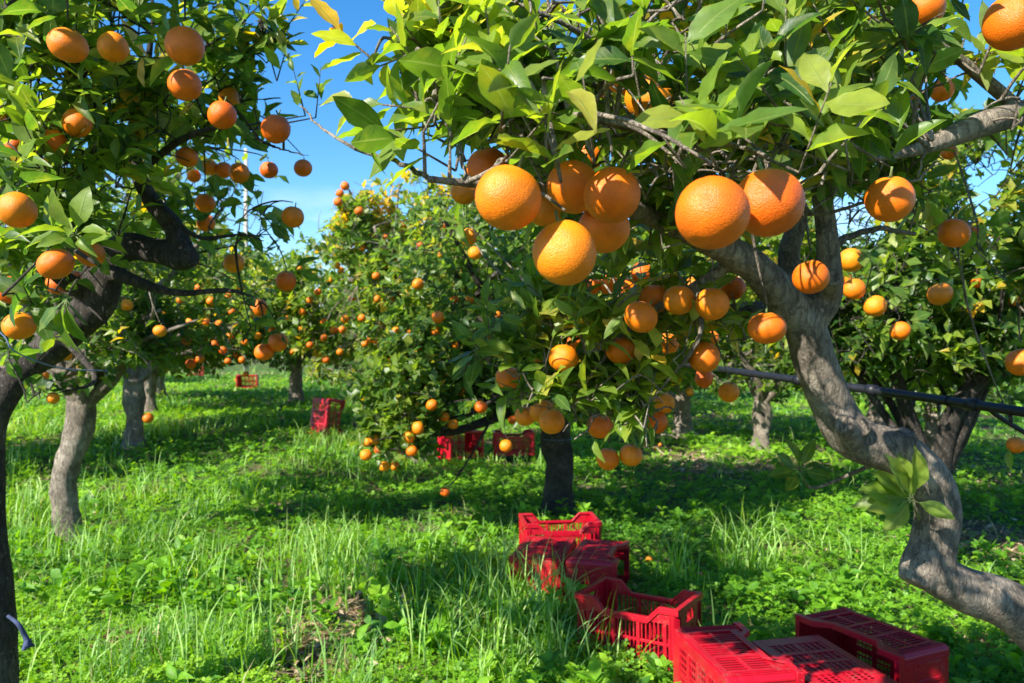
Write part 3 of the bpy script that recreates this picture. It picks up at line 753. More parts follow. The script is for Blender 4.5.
# single sprays drawn against the sky at the upper left
sp = np.array([W(352, 42, 1.25), W(395, 60, 1.2), W(385, 105, 1.15), W(415, 60, 1.2), W(440, 100, 1.1), W(400, 20, 1.25), W(440, 20, 1.2), W(450, 130, 1.12), W(398, 130, 1.15), W(470, 70, 1.1), W(505, 90, 1.0), W(420, 150, 1.1)])
sv = nrm(np.array([-0.5, 0, 0.45]) + rng.normal(0, 0.35, sp.shape))
B_ = sp - sv * 0.06
for b in B_:
    k = np.argmin(((skA - b) ** 2).sum(1)); s = skA[k]
    tubes(c, catmull([s, (s + b) / 2 + np.array([0, 0, .015]), b], 4), np.linspace(.003, .0018, 9), 6, m=1)
O, T, Nn, Sz, tt = shoot_leaves(B_, sv, np.full(len(sp), 0.12), 6, 0.085, np.array([.93, .7, .72, .6, .55, .75, .5, .55, .62, .55, .6, .6]))
put_leaves(c, O, T, Nn, Sz, tt, 7)
tubes(c, np.stack([B_, B_ + sv * .06, B_ + sv * .12], 1), np.tile([.002, .0015, .001], (len(sp), 1)), 6, m=1)
# big-leaved sprays that stand over the front fruit
near = [(700, 150, 1.0), (735, 135, 1.02), (655, 150, 1.05), (600, 140, 1.08), (555, 150, 1.02), (805, 140, 1.1), (850, 130, 1.2), (520, 125, 1.05), (765, 110, 1.1), (690, 85, 1.1), (840, 70, 1.3), (620, 60, 1.1), (560, 80, 1.1), (500, 60, 1.1), (730, 40, 1.15), (780, 60, 1.25), (660, 20, 1.15), (590, 20, 1.15), (530, 20, 1.15), (470, 50, 1.15), (900, 40, 1.4), (640, 100, 1.12), (815, 20, 1.3), (450, 70, 1.15),
        (545, 120, 1.1), (710, 110, 1.15), (880, 95, 1.45), (930, 60, 1.6), (700, 0, 1.2), (760, 0, 1.3)]
sp = np.array([W(*q) for q in near]) + rng.normal(0, .012, (len(near), 3)); sv = nrm(np.array([-.15, -.15, .6]) + rng.normal(0, .42, sp.shape)); B_ = sp - sv * .05
for b in B_:
    k = np.argmin(((skA - b) ** 2).sum(1)); s = skA[k]
    tubes(c, catmull([s, (s + b) / 2 + np.array([0, .01, .02]), b], 4), np.linspace(.0045, .002, 9), 6, m=1)
O, T, Nn, Sz, tt = shoot_leaves(B_, sv, rng.uniform(.11, .18, len(sp)), 8, .094, np.clip(rng.normal(.68, .14, len(sp)), .3, .85))
k = visible_filter(O, T, Sz); put_leaves(c, O[k], T[k], Nn[k] + np.array([-.2, -.5, 0]), Sz[k], tt[k], 9, wid=.44)
tubes(c, np.stack([B_, B_ + sv * .06, B_ + sv * .13], 1), np.tile([.002, .0015, .0008], (len(sp), 1)), 6, m=1)
crown_object(c, rootA, baseA, BARK)


def sprout(name, root, base, at, dirs, sizes, tones, label):
    """a fresh sprig growing straight from a limb"""
    s = Acc(); at = np.array(at)
    D_ = nrm(np.array(dirs)); n = len(D_)
    put_leaves(s, np.tile(at, (n, 1)) + D_ * 0.015, D_, np.tile([0.0, -0.75, 0.6], (n, 1)) + rng.normal(0, .25, (n, 3)), np.array(sizes), np.array(tones), 8)
    tubes(s, np.stack([np.tile(at, (n, 1)), np.tile(at, (n, 1)) + D_ * 0.02], 1), np.tile([.0022, .0014], (n, 1)), 6, m=1)
    tubes(s, np.array([at + np.array([.035, .03, -.06]), at + np.array([.01, 0.01, -.02]), at]), np.array([.004, .003, .0025]), 7, m=1)
    me = s.mesh(name, [LEAF, STALK]); me.transform(Matrix.Translation(-Vector(base)))
    return tag(link(name, me, root), label)


sprout('sprout', rootA, baseA, W(912, 500, 2.2), [(-.75, -.2, .55), (-.9, -.2, .25), (-.85, -.3, -.1), (-.6, -.3, -.45), (.05, -.1, 1), (-.12, .1, .9), (-.5, -.2, .8), (.5, -.3, -.2), (-.95, -.1, .05)],
       [.14, .15, .14, .12, .14, .12, .15, .10, .15], [.72, .68, .74, .72, .76, .72, .70, .68, .66], 'fresh light green sprig on the lower grey limb')
sprout('sprout', rootA, baseA, W(800, 470, 2.5), [(-.7, -.2, .4), (-.9, -.2, -.1), (.3, -.2, .9), (.7, -.2, .3), (-.2, -.2, .9), (-.4, -.3, -.5), (.75, -.2, -.15)],
       [.09, .10, .10, .09, .10, .08, .09], [.45, .4, .5, .35, .5, .4, .3], 'darker green sprig behind the grey limb')
# stalk that carries the dark sprig back to the limb
s2 = Acc()
tubes(s2, catmull([W(800, 470, 2.5) + np.array([.035, .03, -.06]), W(822, 486, 2.5), W(860, 470, 2.42), W(888, 458, 2.34)], 6), np.linspace(.004, .008, 19), 8)
me = s2.mesh('sprout_stem', [BARK]); me.transform(Matrix.Translation(-Vector(baseA))); link('sprout_stem', me, rootA)

# ------------------------------------------------------------------ left foreground tree
baseL = np.array([-1.97, 3.0, 0.0])
rootL = tree_root(baseL, 'dark left foreground orange tree with a bent limb and trunk cut by the left edge')
a = Acc(); sk = []
sk.append(limb(a, [(np.array([-1.99, 3, -.08]), .16), (np.array([-1.99, 3, .10]), .115), (W(-7, 640, 3), .080), (W(-13, 520, 3), .068), (W(-12, 430, 3), .064), (W(18, 376, 3), .056), (W(64, 335, 2.95), .062), (W(95, 305, 2.9), .066), (W(105, 272, 2.9), .060), (W(122, 248, 2.9), .052), (W(156, 251, 2.85), .044), (W(180, 258, 2.82), .042), (W(194, 256, 2.8), .034)], n=9, ns=24, rough=0.08)[40:])
sk.append(limb(a, [(W(186, 254, 2.82), .036), (W(172, 225, 2.85), .034), (W(148, 195, 2.9), .030), (W(132, 150, 2.9), .027), (W(140, 100, 2.9), .019), (W(152, 30, 2.9), .011), (W(150, -40, 2.9), .007)], ns=16)[4:])
sk.append(limb(a, [(W(112, 272, 2.88), .03), (W(170, 292, 2.7), .014), (W(232, 291, 2.6), .009), (W(272, 306, 2.5), .004)], ns=12)[3:])
sk.append(limb(a, [(W(140, 170, 2.9), .018), (W(185, 138, 2.7), .013), (W(230, 128, 2.6), .010), (W(272, 146, 2.5), .007), (W(310, 156, 2.5), .0045), (W(342, 160, 2.5), .002)], ns=10)[3:])
sk.append(limb(a, [(W(150, 195, 2.9), .014), (W(195, 236, 2.7), .010), (W(245, 235, 2.6), .006), (W(285, 252, 2.6), .003)], ns=10)[3:])
sk.append(limb(a, [(W(95, 300, 2.9), .04), (W(45, 262, 2.7), .026), (W(10, 200, 2.6), .023), (W(-20, 120, 2.5), .014)], ns=14)[4:])
sk.append(limb(a, [(W(10, 395, 3), .05), (W(-90, 300, 3.2), .04), (W(-180, 180, 3.3), .02), (W(-220, 60, 3.3), .01)], ns=14)[4:])
sk.append(limb(a, [(W(140, 100, 2.9), .014), (W(200, 50, 2.85), .008), (W(260, 20, 2.8), .005)], ns=10)[3:])
sk.append(limb(a, [(W(132, 150, 2.9), .018), (W(90, 100, 2.6), .012), (W(50, 40, 2.4), .007), (W(20, -20, 2.3), .004)], ns=10)[3:])
sk.append(limb(a, [(W(60, 333, 2.95), .02), (W(95, 378, 2.8), .010), (W(60, 392, 2.6), .006), (W(25, 392, 2.5), .004)], ns=10)[3:])
skL = np.concatenate(sk)
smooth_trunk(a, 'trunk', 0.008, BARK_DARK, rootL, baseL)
c = Acc()
blobsL = [(100, 55, 2.7, .52, .65, .28), (60, 170, 2.5, .26, .45, .20), (205, 110, 2.8, .20, .3, .17), (40, 260, 2.4, .17, .3, .16), (235, 225, 3.1, .20, .35, .13), (262, 305, 3.1, .12, .25, .12), (15, 375, 2.5, .07, .15, .11), (230, 50, 2.9, .20, .25, .14), (-150, 150, 3.0, .45, .6, .4), (60, -130, 2.9, .5, .6, .2), (150, 215, 3.3, .2, .3, .15), (272, 25, 2.85, .05, .1, .09), (95, 320, 2.5, .05, .1, .09), (20, 20, 2.4, .2, .3, .16), (20, 130, 2.3, .12, .2, .3), (25, 350, 2.3, .10, .15, .14, 4), (70, 335, 2.5, .08, .12, .08, 4), (30, 270, 2.2, .12, .15, .12, 2), (150, -112, 3.9, 1.0, .8, .35, .9), (127, -195, 1.55, .5, .45, .2, 1.8)]  # last two clumps are unseen, added overhead to shade the ground and crates
P, C0 = sample_blobs(blobsL, 1100, holes=0.72, hs=5.0)
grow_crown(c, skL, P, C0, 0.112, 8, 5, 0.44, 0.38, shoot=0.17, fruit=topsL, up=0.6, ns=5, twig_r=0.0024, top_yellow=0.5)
sp = np.array([W(262, 35, 2.85), W(292, 20, 2.85), W(283, 60, 2.8), W(250, 15, 2.85), W(210, 12, 2.8), W(180, 10, 2.8), W(300, 95, 2.8), W(318, 95, 2.8), W(120, 8, 2.6)]); sv = nrm(np.array([.25, 0, .8]) + rng.normal(0, .2, sp.shape)); B_ = sp - sv * .08
for b in B_:
    k = np.argmin(((skL - b) ** 2).sum(1)); s = skL[k]
    tubes(c, catmull([s, (s + b) / 2, b], 4), np.linspace(.005, .002, 9), 5, m=1)
O, T, Nn, Sz, tt = shoot_leaves(B_, sv, np.full(len(sp), .18), 6, .085, np.array([.96, .94, .86, .9, .84, .88, .5, .45, .85]))
put_leaves(c, O, T, Nn, Sz, tt, 4)
tubes(c, np.stack([B_, B_ + sv * .09, B_ + sv * .18], 1), np.tile([.0028, .002, .001], (len(sp), 1)), 6, m=1)
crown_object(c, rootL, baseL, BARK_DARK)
sprout('sprout', rootL, baseL, W(76, 236, 1.72), [(-.35, -.3, .85), (.25, -.2, .95), (-.8, -.4, .3), (-.95, -.2, -.05), (.6, -.4, .2), (.75, -.3, -.1), (.5, -.5, -.35), (-.45, -.6, -.2), (.2, -.8, .3)],
       [.095, .10, .10, .10, .08, .085, .06, .07, .07], [.76, .78, .72, .70, .74, .76, .78, .72, .70], 'bright light green sprig above two oranges')
sprout('sprout', rootL, baseL, W(66, 300, 1.95), [(-.1, -.3, -.9), (.25, -.2, -.95), (-.6, -.2, -.6)], [.12, .11, .09], [.55, .5, .4], 'broad hanging leaves below the oranges')
s2 = Acc()
for p, q in ((W(76, 236, 1.72) + np.array([.035, .03, -.06]), W(45, 262, 2.7)), (W(66, 300, 1.95) + np.array([.035, .03, -.06]), W(66, 330, 2.95))):
    tubes(s2, catmull([p, (p + q) / 2 + np.array([0, 0, .04]), q], 6), np.linspace(.004, .009, 13), 7)
me = s2.mesh('sprout_stem', [BARK_DARK]); me.transform(Matrix.Translation(-Vector(baseL))); link('sprout_stem', me, rootL)


# ------------------------------------------------------------------ other trees that stand on their own
def full_tree(label, base, fork_z, r, blobs, n, seed, size, nl, tone, tv, fruit=None, nleaf=8, lean=(0, 0), holes=0.4, ty=0.0, bark=BARK, shoot=0.2, nlimb=5, extra=None, group=None):
    root = tree_root(base, label, group)
    a = Acc(); sk = auto_limbs(a, base, fork_z, r, blobs, seed, nlimb, lean)
    if extra:
        for pts in extra:
            sk = np.concatenate([sk, limb(a, pts, n=5, ns=12)])
    me = a.mesh('trunk', [bark]); me.transform(Matrix.Translation(-Vector(base))); link('trunk', me, root)
    c = Acc(); P, C0 = sample_blobs(blobs, n, holes=holes, hs=2.6)
    k = P[:, 2] > gh(P[:, 0], P[:, 1]) + 0.4
    grow_crown(c, sk, P[k], C0[k], size, nleaf, nl, tone, tv, shoot=shoot, fruit=fruit, ns=4, twig_r=0.003, top_yellow=ty, wid=0.5)
    crown_object(c, root, base, bark)
    return root


b = ghit(557, 516)
M_ex = [[(b + np.array([0, 0, .95]), .05), (W(500, 400, 6.9), .03), (W(440, 430, 6.3), .014), (W(400, 455, 6.1), .006)],
        [(W(500, 400, 6.9), .016), (W(480, 440, 6.4), .010), (W(455, 480, 6.1), .006), (W(445, 487, 6.0), .003)]]
full_tree('middle orange tree with a straight dark trunk behind the stacked red crates', b, 1.05, .135,
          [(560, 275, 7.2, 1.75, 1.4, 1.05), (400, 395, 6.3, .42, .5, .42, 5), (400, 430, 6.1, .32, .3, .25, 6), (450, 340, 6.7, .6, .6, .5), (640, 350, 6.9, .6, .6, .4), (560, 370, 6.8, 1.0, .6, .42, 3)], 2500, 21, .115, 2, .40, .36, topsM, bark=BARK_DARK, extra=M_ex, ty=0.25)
b = ghit(937, 574)
full_tree('back right orange tree with forked limbs behind the black pipe', b, .62, .075, [(930, 255, 5.7, 1.5, 1.3, 1.0), (860, 310, 5.2, .5, .5, .4), (1010, 330, 5.2, .45, .5, .35), (960, 345, 5.1, .5, .4, .22), (820, 300, 6.0, .5, .5, .45)], 2300, 5, .115, 2, .44, .40, topsB, nlimb=3, ty=0.45, bark=BARK_DARK,
          extra=[[(b + np.array([0, 0, .55]), .075), (W(950, 425, 5.3), .062), (W(968, 392, 5.2), .052), (W(988, 368, 5.2), .05), (W(1000, 330, 5.2), .03)], [(b + np.array([0, 0, .55]), .065), (W(905, 405, 5.5), .05), (W(890, 360, 5.6), .04), (W(862, 325, 5.7), .035)]])
b = ghit(64, 546)
full_tree('second left orange tree with a pale knobbly trunk in tall grass', b, 1.15, .105, [(90, 215, 6.3, 1.55, 1.4, .95), (160, 310, 5.8, .35, .45, .3), (50, 370, 5.8, .3, .4, .25), (180, 335, 6.0, .5, .5, .22, 4), (110, 345, 6.1, .35, .4, .22, 3)], 900, 8, .115, 2, .38, .36, topsD, lean=(.13, 0), ty=0.25)
b = ghit(425, 425)
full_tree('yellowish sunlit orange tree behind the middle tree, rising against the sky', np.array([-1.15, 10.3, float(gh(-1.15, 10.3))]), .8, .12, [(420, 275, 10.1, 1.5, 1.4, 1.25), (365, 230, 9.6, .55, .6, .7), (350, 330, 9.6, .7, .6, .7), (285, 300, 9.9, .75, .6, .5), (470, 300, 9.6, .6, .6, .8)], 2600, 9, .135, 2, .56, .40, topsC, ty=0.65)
b = ghit(134, 451)
full_tree('third left orange tree with a short dark trunk, behind the pale knobbly trunk', b, .9, .115, [(160, 290, 11.6, 1.7, 1.6, 1.25), (240, 320, 10.8, .8, .8, .6), (190, 335, 11, 1.0, .8, .5, 2), (215, 290, 10.9, .9, .7, .6), (90, 330, 11, .8, .7, .5)], 2500, 14, .145, 2, .52, .40, topsE, ty=0.45, nleaf=7)

# ------------------------------------------------------------------ trees farther off: two built, the others copied from them
def far_template(seed, px, py, label):
    b = ghit(px, py); D = b[1]
    cx = px; s = FPX / D
    cy = CY - (b[2] + 2.1 - EYE) * s
    return full_tree(label, b, .85, .13, [(cx, cy, D, 1.75, 1.7, 1.3), (cx - 0.9 * s, cy + .5 * s, D - .6, .8, .8, .7), (cx + .9 * s, cy + .4 * s, D + .4, .8, .8, .7)], 900, seed, .16, 2, .40, .40, None, nleaf=7, ty=0.35, shoot=.26, group='orange trees in the distance')


PROTECT_SAVE = PROTECT; PROTECT = [p for p in PROTECT if p[3] > 10]
T1 = far_template(31, 683, 436, 'distant orange tree whose grey trunk shows under the foreground oranges')
T2 = far_template(33, 159, 402, 'distant orange tree with a pale trunk beside the third left tree')
copies = [(T1, -4.6, 17.0, .95, 'distant orange tree above the far red crates at the left'), (T2, -3.2, 24.0, 1.0, 'far orange tree behind the grass strip at left'), (T1, -8.0, 17.5, 1.05, 'distant orange tree right of the third left tree'),
          (T2, 4.9, 9.2, .95, 'orange tree behind the back right tree at the right edge'), (T1, 6.4, 14.0, 1.0, 'distant orange tree at the right edge behind the pipe'), (T2, 1.3, 20.0, 1.05, 'far orange tree seen under the limb fork'), (T2, .2, 15.0, 1.1, 'distant orange tree straight behind the middle tree'),
          (T1, 4.2, 21.0, 1.1, 'far orange tree right of the grey distant trunk'), (T1, -13.5, 24.0, 1.05, 'far orange tree at the left edge behind the trunks'), (T2, -6.5, 8.6, 1.0, 'orange tree beyond the left edge with branches reaching in'), (T1, -2.0, 15.6, 1.0, 'distant orange tree behind the yellowish tree'), (T1, 3.7, 11.8, .9, 'distant orange tree in the gap between crooked limb and pipe'), (T2, 2.2, 17.0, .95, 'distant orange tree just right of the grey distant trunk'), (T2, -6.6, 14.5, .95, 'distant orange tree between the third left tree and the sunny grass')]
for k, (src, x, y, s, lab) in enumerate(copies):
    r = src.copy(); col.objects.link(r); r.location = (x, y, float(gh(x, y)) - .02); r.rotation_euler = (0, 0, k * 2.1 + .7); r.scale = (s, s, s); r['label'] = lab
    for ch in src.children:
        q = ch.copy(); col.objects.link(q); q.parent = r
# far-off rows that read as one mass
fo = Acc(); O = []
ang = rng.uniform(-0.9, 0.9, 26000); dist = rng.uniform(27, 42, 26000)
X = np.tan(ang) * dist; rowz = (np.sin(X * 1.5 + dist * .6) * .5 + .5)
Z = rng.uniform(0.02, 1, 26000) * (2.0 + 1.3 * rowz) + gh(X, dist)
Pf = np.stack([X, dist, Z], -1)
put_leaves(fo, Pf, rng.normal(size=Pf.shape), np.array([-.2, -.3, .9]) + rng.normal(0, .5, Pf.shape), rng.uniform(.3, .65, len(Pf)), np.clip(.45 + .2 * rng.normal(size=len(Pf)), 0, .9), 1, wid=.8)
tag(link('treeline', fo.mesh('treeline', [LEAF])), 'far rows of orange trees closing the orchard', 'trees', kind='stuff')
PROTECT = PROTECT_SAVE

# ------------------------------------------------------------------ oranges
def orange_mesh(k):
    g = np.random.default_rng(50 + k); p = g.uniform(0, 6.28, 6); am = g.uniform(.4, 1.6, 4)
    a = Acc(); nu, nv = 36, 24
    u = np.arange(nu) / nu * 2 * math.pi; v = np.linspace(0, math.pi, nv + 1)
    U, V = np.meshgrid(u, v)
    r = 0.5 * (1 - .03 * np.cos(V) ** 2 - .085 * np.exp(-(V / .24) ** 2) - .05 * np.exp(-((math.pi - V) / .13) ** 2) + .011 * am[0] * np.sin(3 * U + p[0]) * np.sin(V) + .014 * am[1] * np.sin(2 * V + p[1]) * np.sin(U + p[2]) * np.sin(V) + .012 * am[2] * np.sin(2 * U + p[3]) * np.sin(V) ** 2 + .006 * am[3] * np.sin(5 * U + p[4]) * np.sin(3 * V + p[5]) * np.sin(V) + .02 * np.exp(-(V / .24) ** 2) * np.sin(7 * U))
    X = np.stack([r * np.sin(V) * np.cos(U), r * np.sin(V) * np.sin(U), r * np.cos(V)], -1)
    i = np.arange((nv + 1) * nu).reshape(nv + 1, nu)
    f = np.stack([i[:-1], i[1:], np.roll(i[1:], -1, 1), np.roll(i[:-1], -1, 1)], -1)
    a.add(X, f)
    return a.mesh('orange', [PEEL])


def stalk_mesh():
    a = Acc()
    P = np.array([[0, 0, .43], [.01, 0, .5], [0.015, .01, .58], [0.0, .02, .68]])
    tubes(a, P, np.array([.035, .03, .026, .024]), 8)
    for k in range(5):      # the star of the calyx
        t = k / 5 * 2 * math.pi; d = np.array([math.cos(t), math.sin(t), 0]); s = np.array([-d[1], d[0], 0])
        a.add([s * .035 + [0, 0, .452], -s * .035 + [0, 0, .452], d * .075 - s * .018 + [0, 0, .464], d * .075 + s * .018 + [0, 0, .464]], [[0, 1, 2, 3]])
    return a.mesh('stalk', [STALK])


oms, sm = [orange_mesh(k) for k in range(6)], stalk_mesh(); om = oms[0]
proto = None
for k, (p, s, d, lab, grp) in enumerate(ORANGES):
    o = link('orange', oms[(k * 5 + 2) % 6]); o.location = p
    g = random.Random(k)
    o.rotation_euler = (g.gauss(0, .22), g.gauss(0, .22), g.uniform(0, 6.28))
    q = 1 + g.gauss(0, .05)
    o.scale = (s, s * (1 + g.gauss(0, .02)), s / q)
    tag(o, lab, 'orange', grp)
    if d >= 13:
        link('stalk', sm, o)
# windfalls
for k, (x, y, s, lab) in enumerate([(655, 455, .06, 'fallen orange on the bare patch left under the distant trunk'), (660, 450, .055, 'second fallen orange touching the first under the distant trunk'), (788, 487, .05, 'fallen orange in the clover below the darker green sprig'),
                                    (649, 571, .05, 'fallen orange in the clover between upright crate and dark trunk'), (236, 383, .11, 'fallen orange in the grass beside the far dark red crate'), (3, 484, .06, 'fallen orange at the left edge by the trunk'), (382, 520, 0, '')]):
    if not s:
        continue
    q = ghit(x, y); o = link('orange', om); o.location = q + np.array([0, 0, .08]); o.scale = (s, s, s); o.rotation_euler = (1.2 + k, .4, k)
    tag(o, lab, 'orange', 'fallen oranges')

# ------------------------------------------------------------------ crates
CL, CW, CH = .54, .34, .31


def box(bm, x0, x1, y0, y1, z0, z1):
    v = [bm.verts.new((x, y, z)) for x in (x0, x1) for y in (y0, y1) for z in (z0, z1)]
    for f in ((0, 1, 3, 2), (4, 6, 7, 5), (0, 4, 5, 1), (2, 3, 7, 6), (0, 2, 6, 4), (1, 5, 7, 3)):
        bm.faces.new([v[i] for i in f])


def prism(bm, poly, axis, c0, c1):
    """poly in the two other axes, thickness along axis"""
    def mk(p, c):
        return (c, p[0], p[1]) if axis == 0 else ((p[0], c, p[1]) if axis == 1 else (p[0], p[1], c))
    A = [bm.verts.new(mk(p, c0)) for p in poly]; B = [bm.verts.new(mk(p, c1)) for p in poly]
    bm.faces.new(A); bm.faces.new(B[::-1])
    for i in range(len(poly)):
        j = (i + 1) % len(poly); bm.faces.new((A[i], B[i], B[j], A[j]))


def bm_mesh(name, bm):
    bmesh.ops.recalc_face_normals(bm, faces=bm.faces)
    bmesh.ops.bevel(bm, geom=list(bm.edges), offset=.0013, segments=1, affect='EDGES', profile=.5)
    me = bpy.data.meshes.new(name); bm.to_mesh(me); bm.free(); me.materials.append(RED)
    return me


DIP = .058


def side_mesh():
    """long wall: slotted grid under a dipping solid band"""
    bm = bmesh.new(); h = CL / 2 - .045; t = .004
    top = [(-h, .232), (h, .232), (h, CH - .014), (h - .055, CH - .016), (h - .105, CH - DIP - .014), (-h + .105, CH - DIP - .014), (-h + .055, CH - .016), (-h, CH - .014)]
    prism(bm, top, 1, -t, t)
    box(bm, -h, h, -t - .002, t + .002, .012, .04)
    box(bm, -h, h, -t - .001, t + .001, .128, .142)
    for x in (-.205, -.2 / 3, .2 / 3, .205):
        box(bm, x - .009, x + .009, -t - .004, t + .0035, .041, .231)
    for k in range(21):
        x = -h + .012 + k * (2 * h - .024) / 20
        if min(abs(x - q) for q in (-.205, -.2 / 3, .2 / 3, .205)) > .014:
            box(bm, x - .0036, x + .0036, -t + .001, t - .001, .0402, .1278); box(bm, x - .0036, x + .0036, -t + .001, t - .001, .1422, .2318)
    return bm_mesh('side_panel', bm)


def end_mesh():
    """short wall: ribs, and a hand hole under the rim"""
    bm = bmesh.new(); h = CW / 2 - .045; t = .004
    box(bm, -t, t, -h, h, .012, .055)
    box(bm, -t, t, -h, h, .190, .215)
    box(bm, -t, t, -h, -.05, .216, CH - .036); box(bm, -t, t, .05, h, .216, CH - .036)
    box(bm, -t - .002, t + .002, -h, h, CH - .035, CH - .014)
    for y in (-h + .01, -.045, .045, h - .01):
        box(bm, -t - .003, t + .003, y - .008, y + .008, .0555, .1895)
    box(bm, -t + .0015, t - .0015, -h, h, .0555, .1895)
    return bm_mesh('end_panel', bm)


def post_mesh():
    """rounded corner column with a flared foot, for the +x +y corner"""
    bm = bmesh.new(); x1, y1 = CL / 2, CW / 2; a = .046; t = .009
    cut = .014
    prism(bm, [(x1 - a, y1 - t), (x1 - a, y1), (x1 - cut, y1), (x1, y1 - cut), (x1, y1 - a), (x1 - t, y1 - a), (x1 - t, y1 - cut), (x1 - cut, y1 - t)], 2, .004, CH - .014)
    for k in range(2):
        box(bm, x1 - .038 + k * .016, x1 - .033 + k * .016, y1, y1 + .004, .02, CH - .04)
        box(bm, x1, x1 + .004, y1 - .038 + k * .016, y1 - .033 + k * .016, .02, CH - .04)
    return bm_mesh('corner_post', bm)


def base_mesh():
    bm = bmesh.new(); x1, y1 = CL / 2 - .006, CW / 2 - .006
    for s in (-1, 1):
        box(bm, -x1, x1, s * (y1 - .02) - .02, s * (y1 - .02) + .02, 0, .010)
        a = s * (x1 - .035); box(bm, a - .035, a + .035, -y1 + .0405, y1 - .0405, 0, .009)
    gx, gy = x1 - .0705, y1 - .0405
    for x in (-gx / 2.0, 0, gx / 2.0):
        box(bm, x - .011, x + .011, -gy, gy, -.001, .011)
    box(bm, -gx, gx, -.013, .013, .0015, .0085)
    for k in range(9):
        y = -gy + .008 + k * (2 * gy - .016) / 8
        if abs(y) > .02:
            box(bm, -gx, gx, y - .0045, y + .0045, .002, .008)
    for k in range(20):
        x = -gx + .01 + k * (2 * gx - .02) / 19
        if min(abs(x - q) for q in (-gx / 2, 0, gx / 2)) > .016:
            box(bm, x - .0028, x + .0028, -gy, gy, .0032, .0068)
    return bm_mesh('base_grid', bm)


def rim_mesh():
    """flat lip that runs round the top and dips along both long sides"""
    bm = bmesh.new(); X, Y = CL / 2 + .006, CW / 2 + .006; w = .026
    h = CL / 2 - .045
    prof = [(-X, CH), (-h + .05, CH), (-h + .108, CH - DIP), (h - .108, CH - DIP), (h - .05, CH), (X, CH)]
    for s in (-1, 1):
        top = prof; bot = [(x, z - .013) for x, z in prof]
        y0, y1 = sorted((s * Y, s * (Y - w)))
        prism(bm, top + bot[::-1], 1, y0, y1)
        y0, y1 = sorted((s * Y, s * (Y - .005)))
        prism(bm, [(x, z - .0135) for x, z in prof] + [(x, z - .030) for x, z in prof][::-1], 1, y0, y1)
        x0, x1 = sorted((s * X, s * (X - w)))
        box(bm, x0, x1, -Y + w + .0005, Y - w - .0005, CH - .013, CH - .0002)
        x0, x1 = sorted((s * X, s * (X - .005)))
        box(bm, x0, x1, -Y + .006, Y - .006, CH - .030, CH - .0135)
    return bm_mesh('rim', bm)


crate_parts = dict(side=side_mesh(), end=end_mesh(), post=post_mesh(), base=base_mesh(), rim=rim_mesh())
CRATES = []


def crate(label, origin, X, Z, group='red harvest crates'):
    X = Vector(X).normalized(); Z = Vector(Z); Z = (Z - X * Z.dot(X)).normalized(); Y = Z.cross(X)
    e = bpy.data.objects.new('crate', None); col.objects.link(e); e.empty_display_size = .2
    Mx = Matrix((X, Y, Z)).transposed().to_4x4(); Mx.translation = Vector(origin); e.matrix_world = Mx
    tag(e, label, 'crate', group)
    for s in (-1, 1):
        p = link('side_panel', crate_parts['side'], e); p.location = (0, s * (CW / 2 - .007), 0); p.rotation_euler = (0, 0, 0 if s > 0 else math.pi)
        p = link('end_panel', crate_parts['end'], e); p.location = (s * (CL / 2 - .007), 0, 0); p.rotation_euler = (0, 0, 0 if s > 0 else math.pi)
        for u in (-1, 1):
            p = link('corner_post', crate_parts['post'], e); p.scale = (s, u, 1)
    link('base_grid', crate_parts['base'], e); link('rim', crate_parts['rim'], e)
    CRATES.append(Mx)
    return e


G = lambda x, y, z=0.0: (x, y, float(gh(x, y)) + z)
crate('red crate on its side at the bottom, left of the three close together', G(.745, 3.20, CW / 2 + .012), (.164, -.986, 0), (.986, .164, 0))
crate('red crate upside down with its grid base up, squeezed between two others', G(1.245, 3.20, CH + .004), (.224, -.975, 0), (0, 0, -1))
crate('dark red crate on its side at the bottom right, open side towards its neighbours', G(1.70, 3.545, CW / 2 + .012), (-.433, .901, 0), (-.901, -.433, 0))
crate('upright empty red crate standing alone in the clover', G(.6475, 4.045, .004), (.843, -.538, .015), (0.02, 0, 1))
crate('upright red crate at the back of the pile before the dark trunk', G(.34, 5.72, .03), (.99, .10, 0.0), (0, 0, 1))
crate('upside down red crate at the left of the pile before the dark trunk', G(.205, 5.13, CH - .02), (.22, .975, 0), (0, 0, -1))
crate('red crate on its side at the right of the pile, dark end forward', G(.398, 5.05, CW / 2 - .04), (.28, .96, 0), (.96, -.28, 0))
crate('far red crate on its side with a shaded opening, left of the dark trunk', G(-.78, 10.5, CW / 2 + .08), (.75, .66, 0), (.66, -.75, 0.0))
crate('far red crate standing upright just left of the dark trunk', G(.02, 10.7, .08), (1, .08, 0), (0, 0, 1))
crate('far red crate standing on its end in the sunny grass', ghit(318, 436) + np.array([.0, .05, .27]), (.10, .12, .98), (.55, .83, -.1))
crate('dark red far crate in the shade at the end of the grass strip', ghit(249, 390) + np.array([0, 0, CW / 2 + .08]), (1, .1, 0), (.1, -1, 0))
crate('farthest red crate, a dark speck under the distant trees', ghit(196, 378) + np.array([0, 0, .1]), (1, .4, 0), (0, 0, 1))

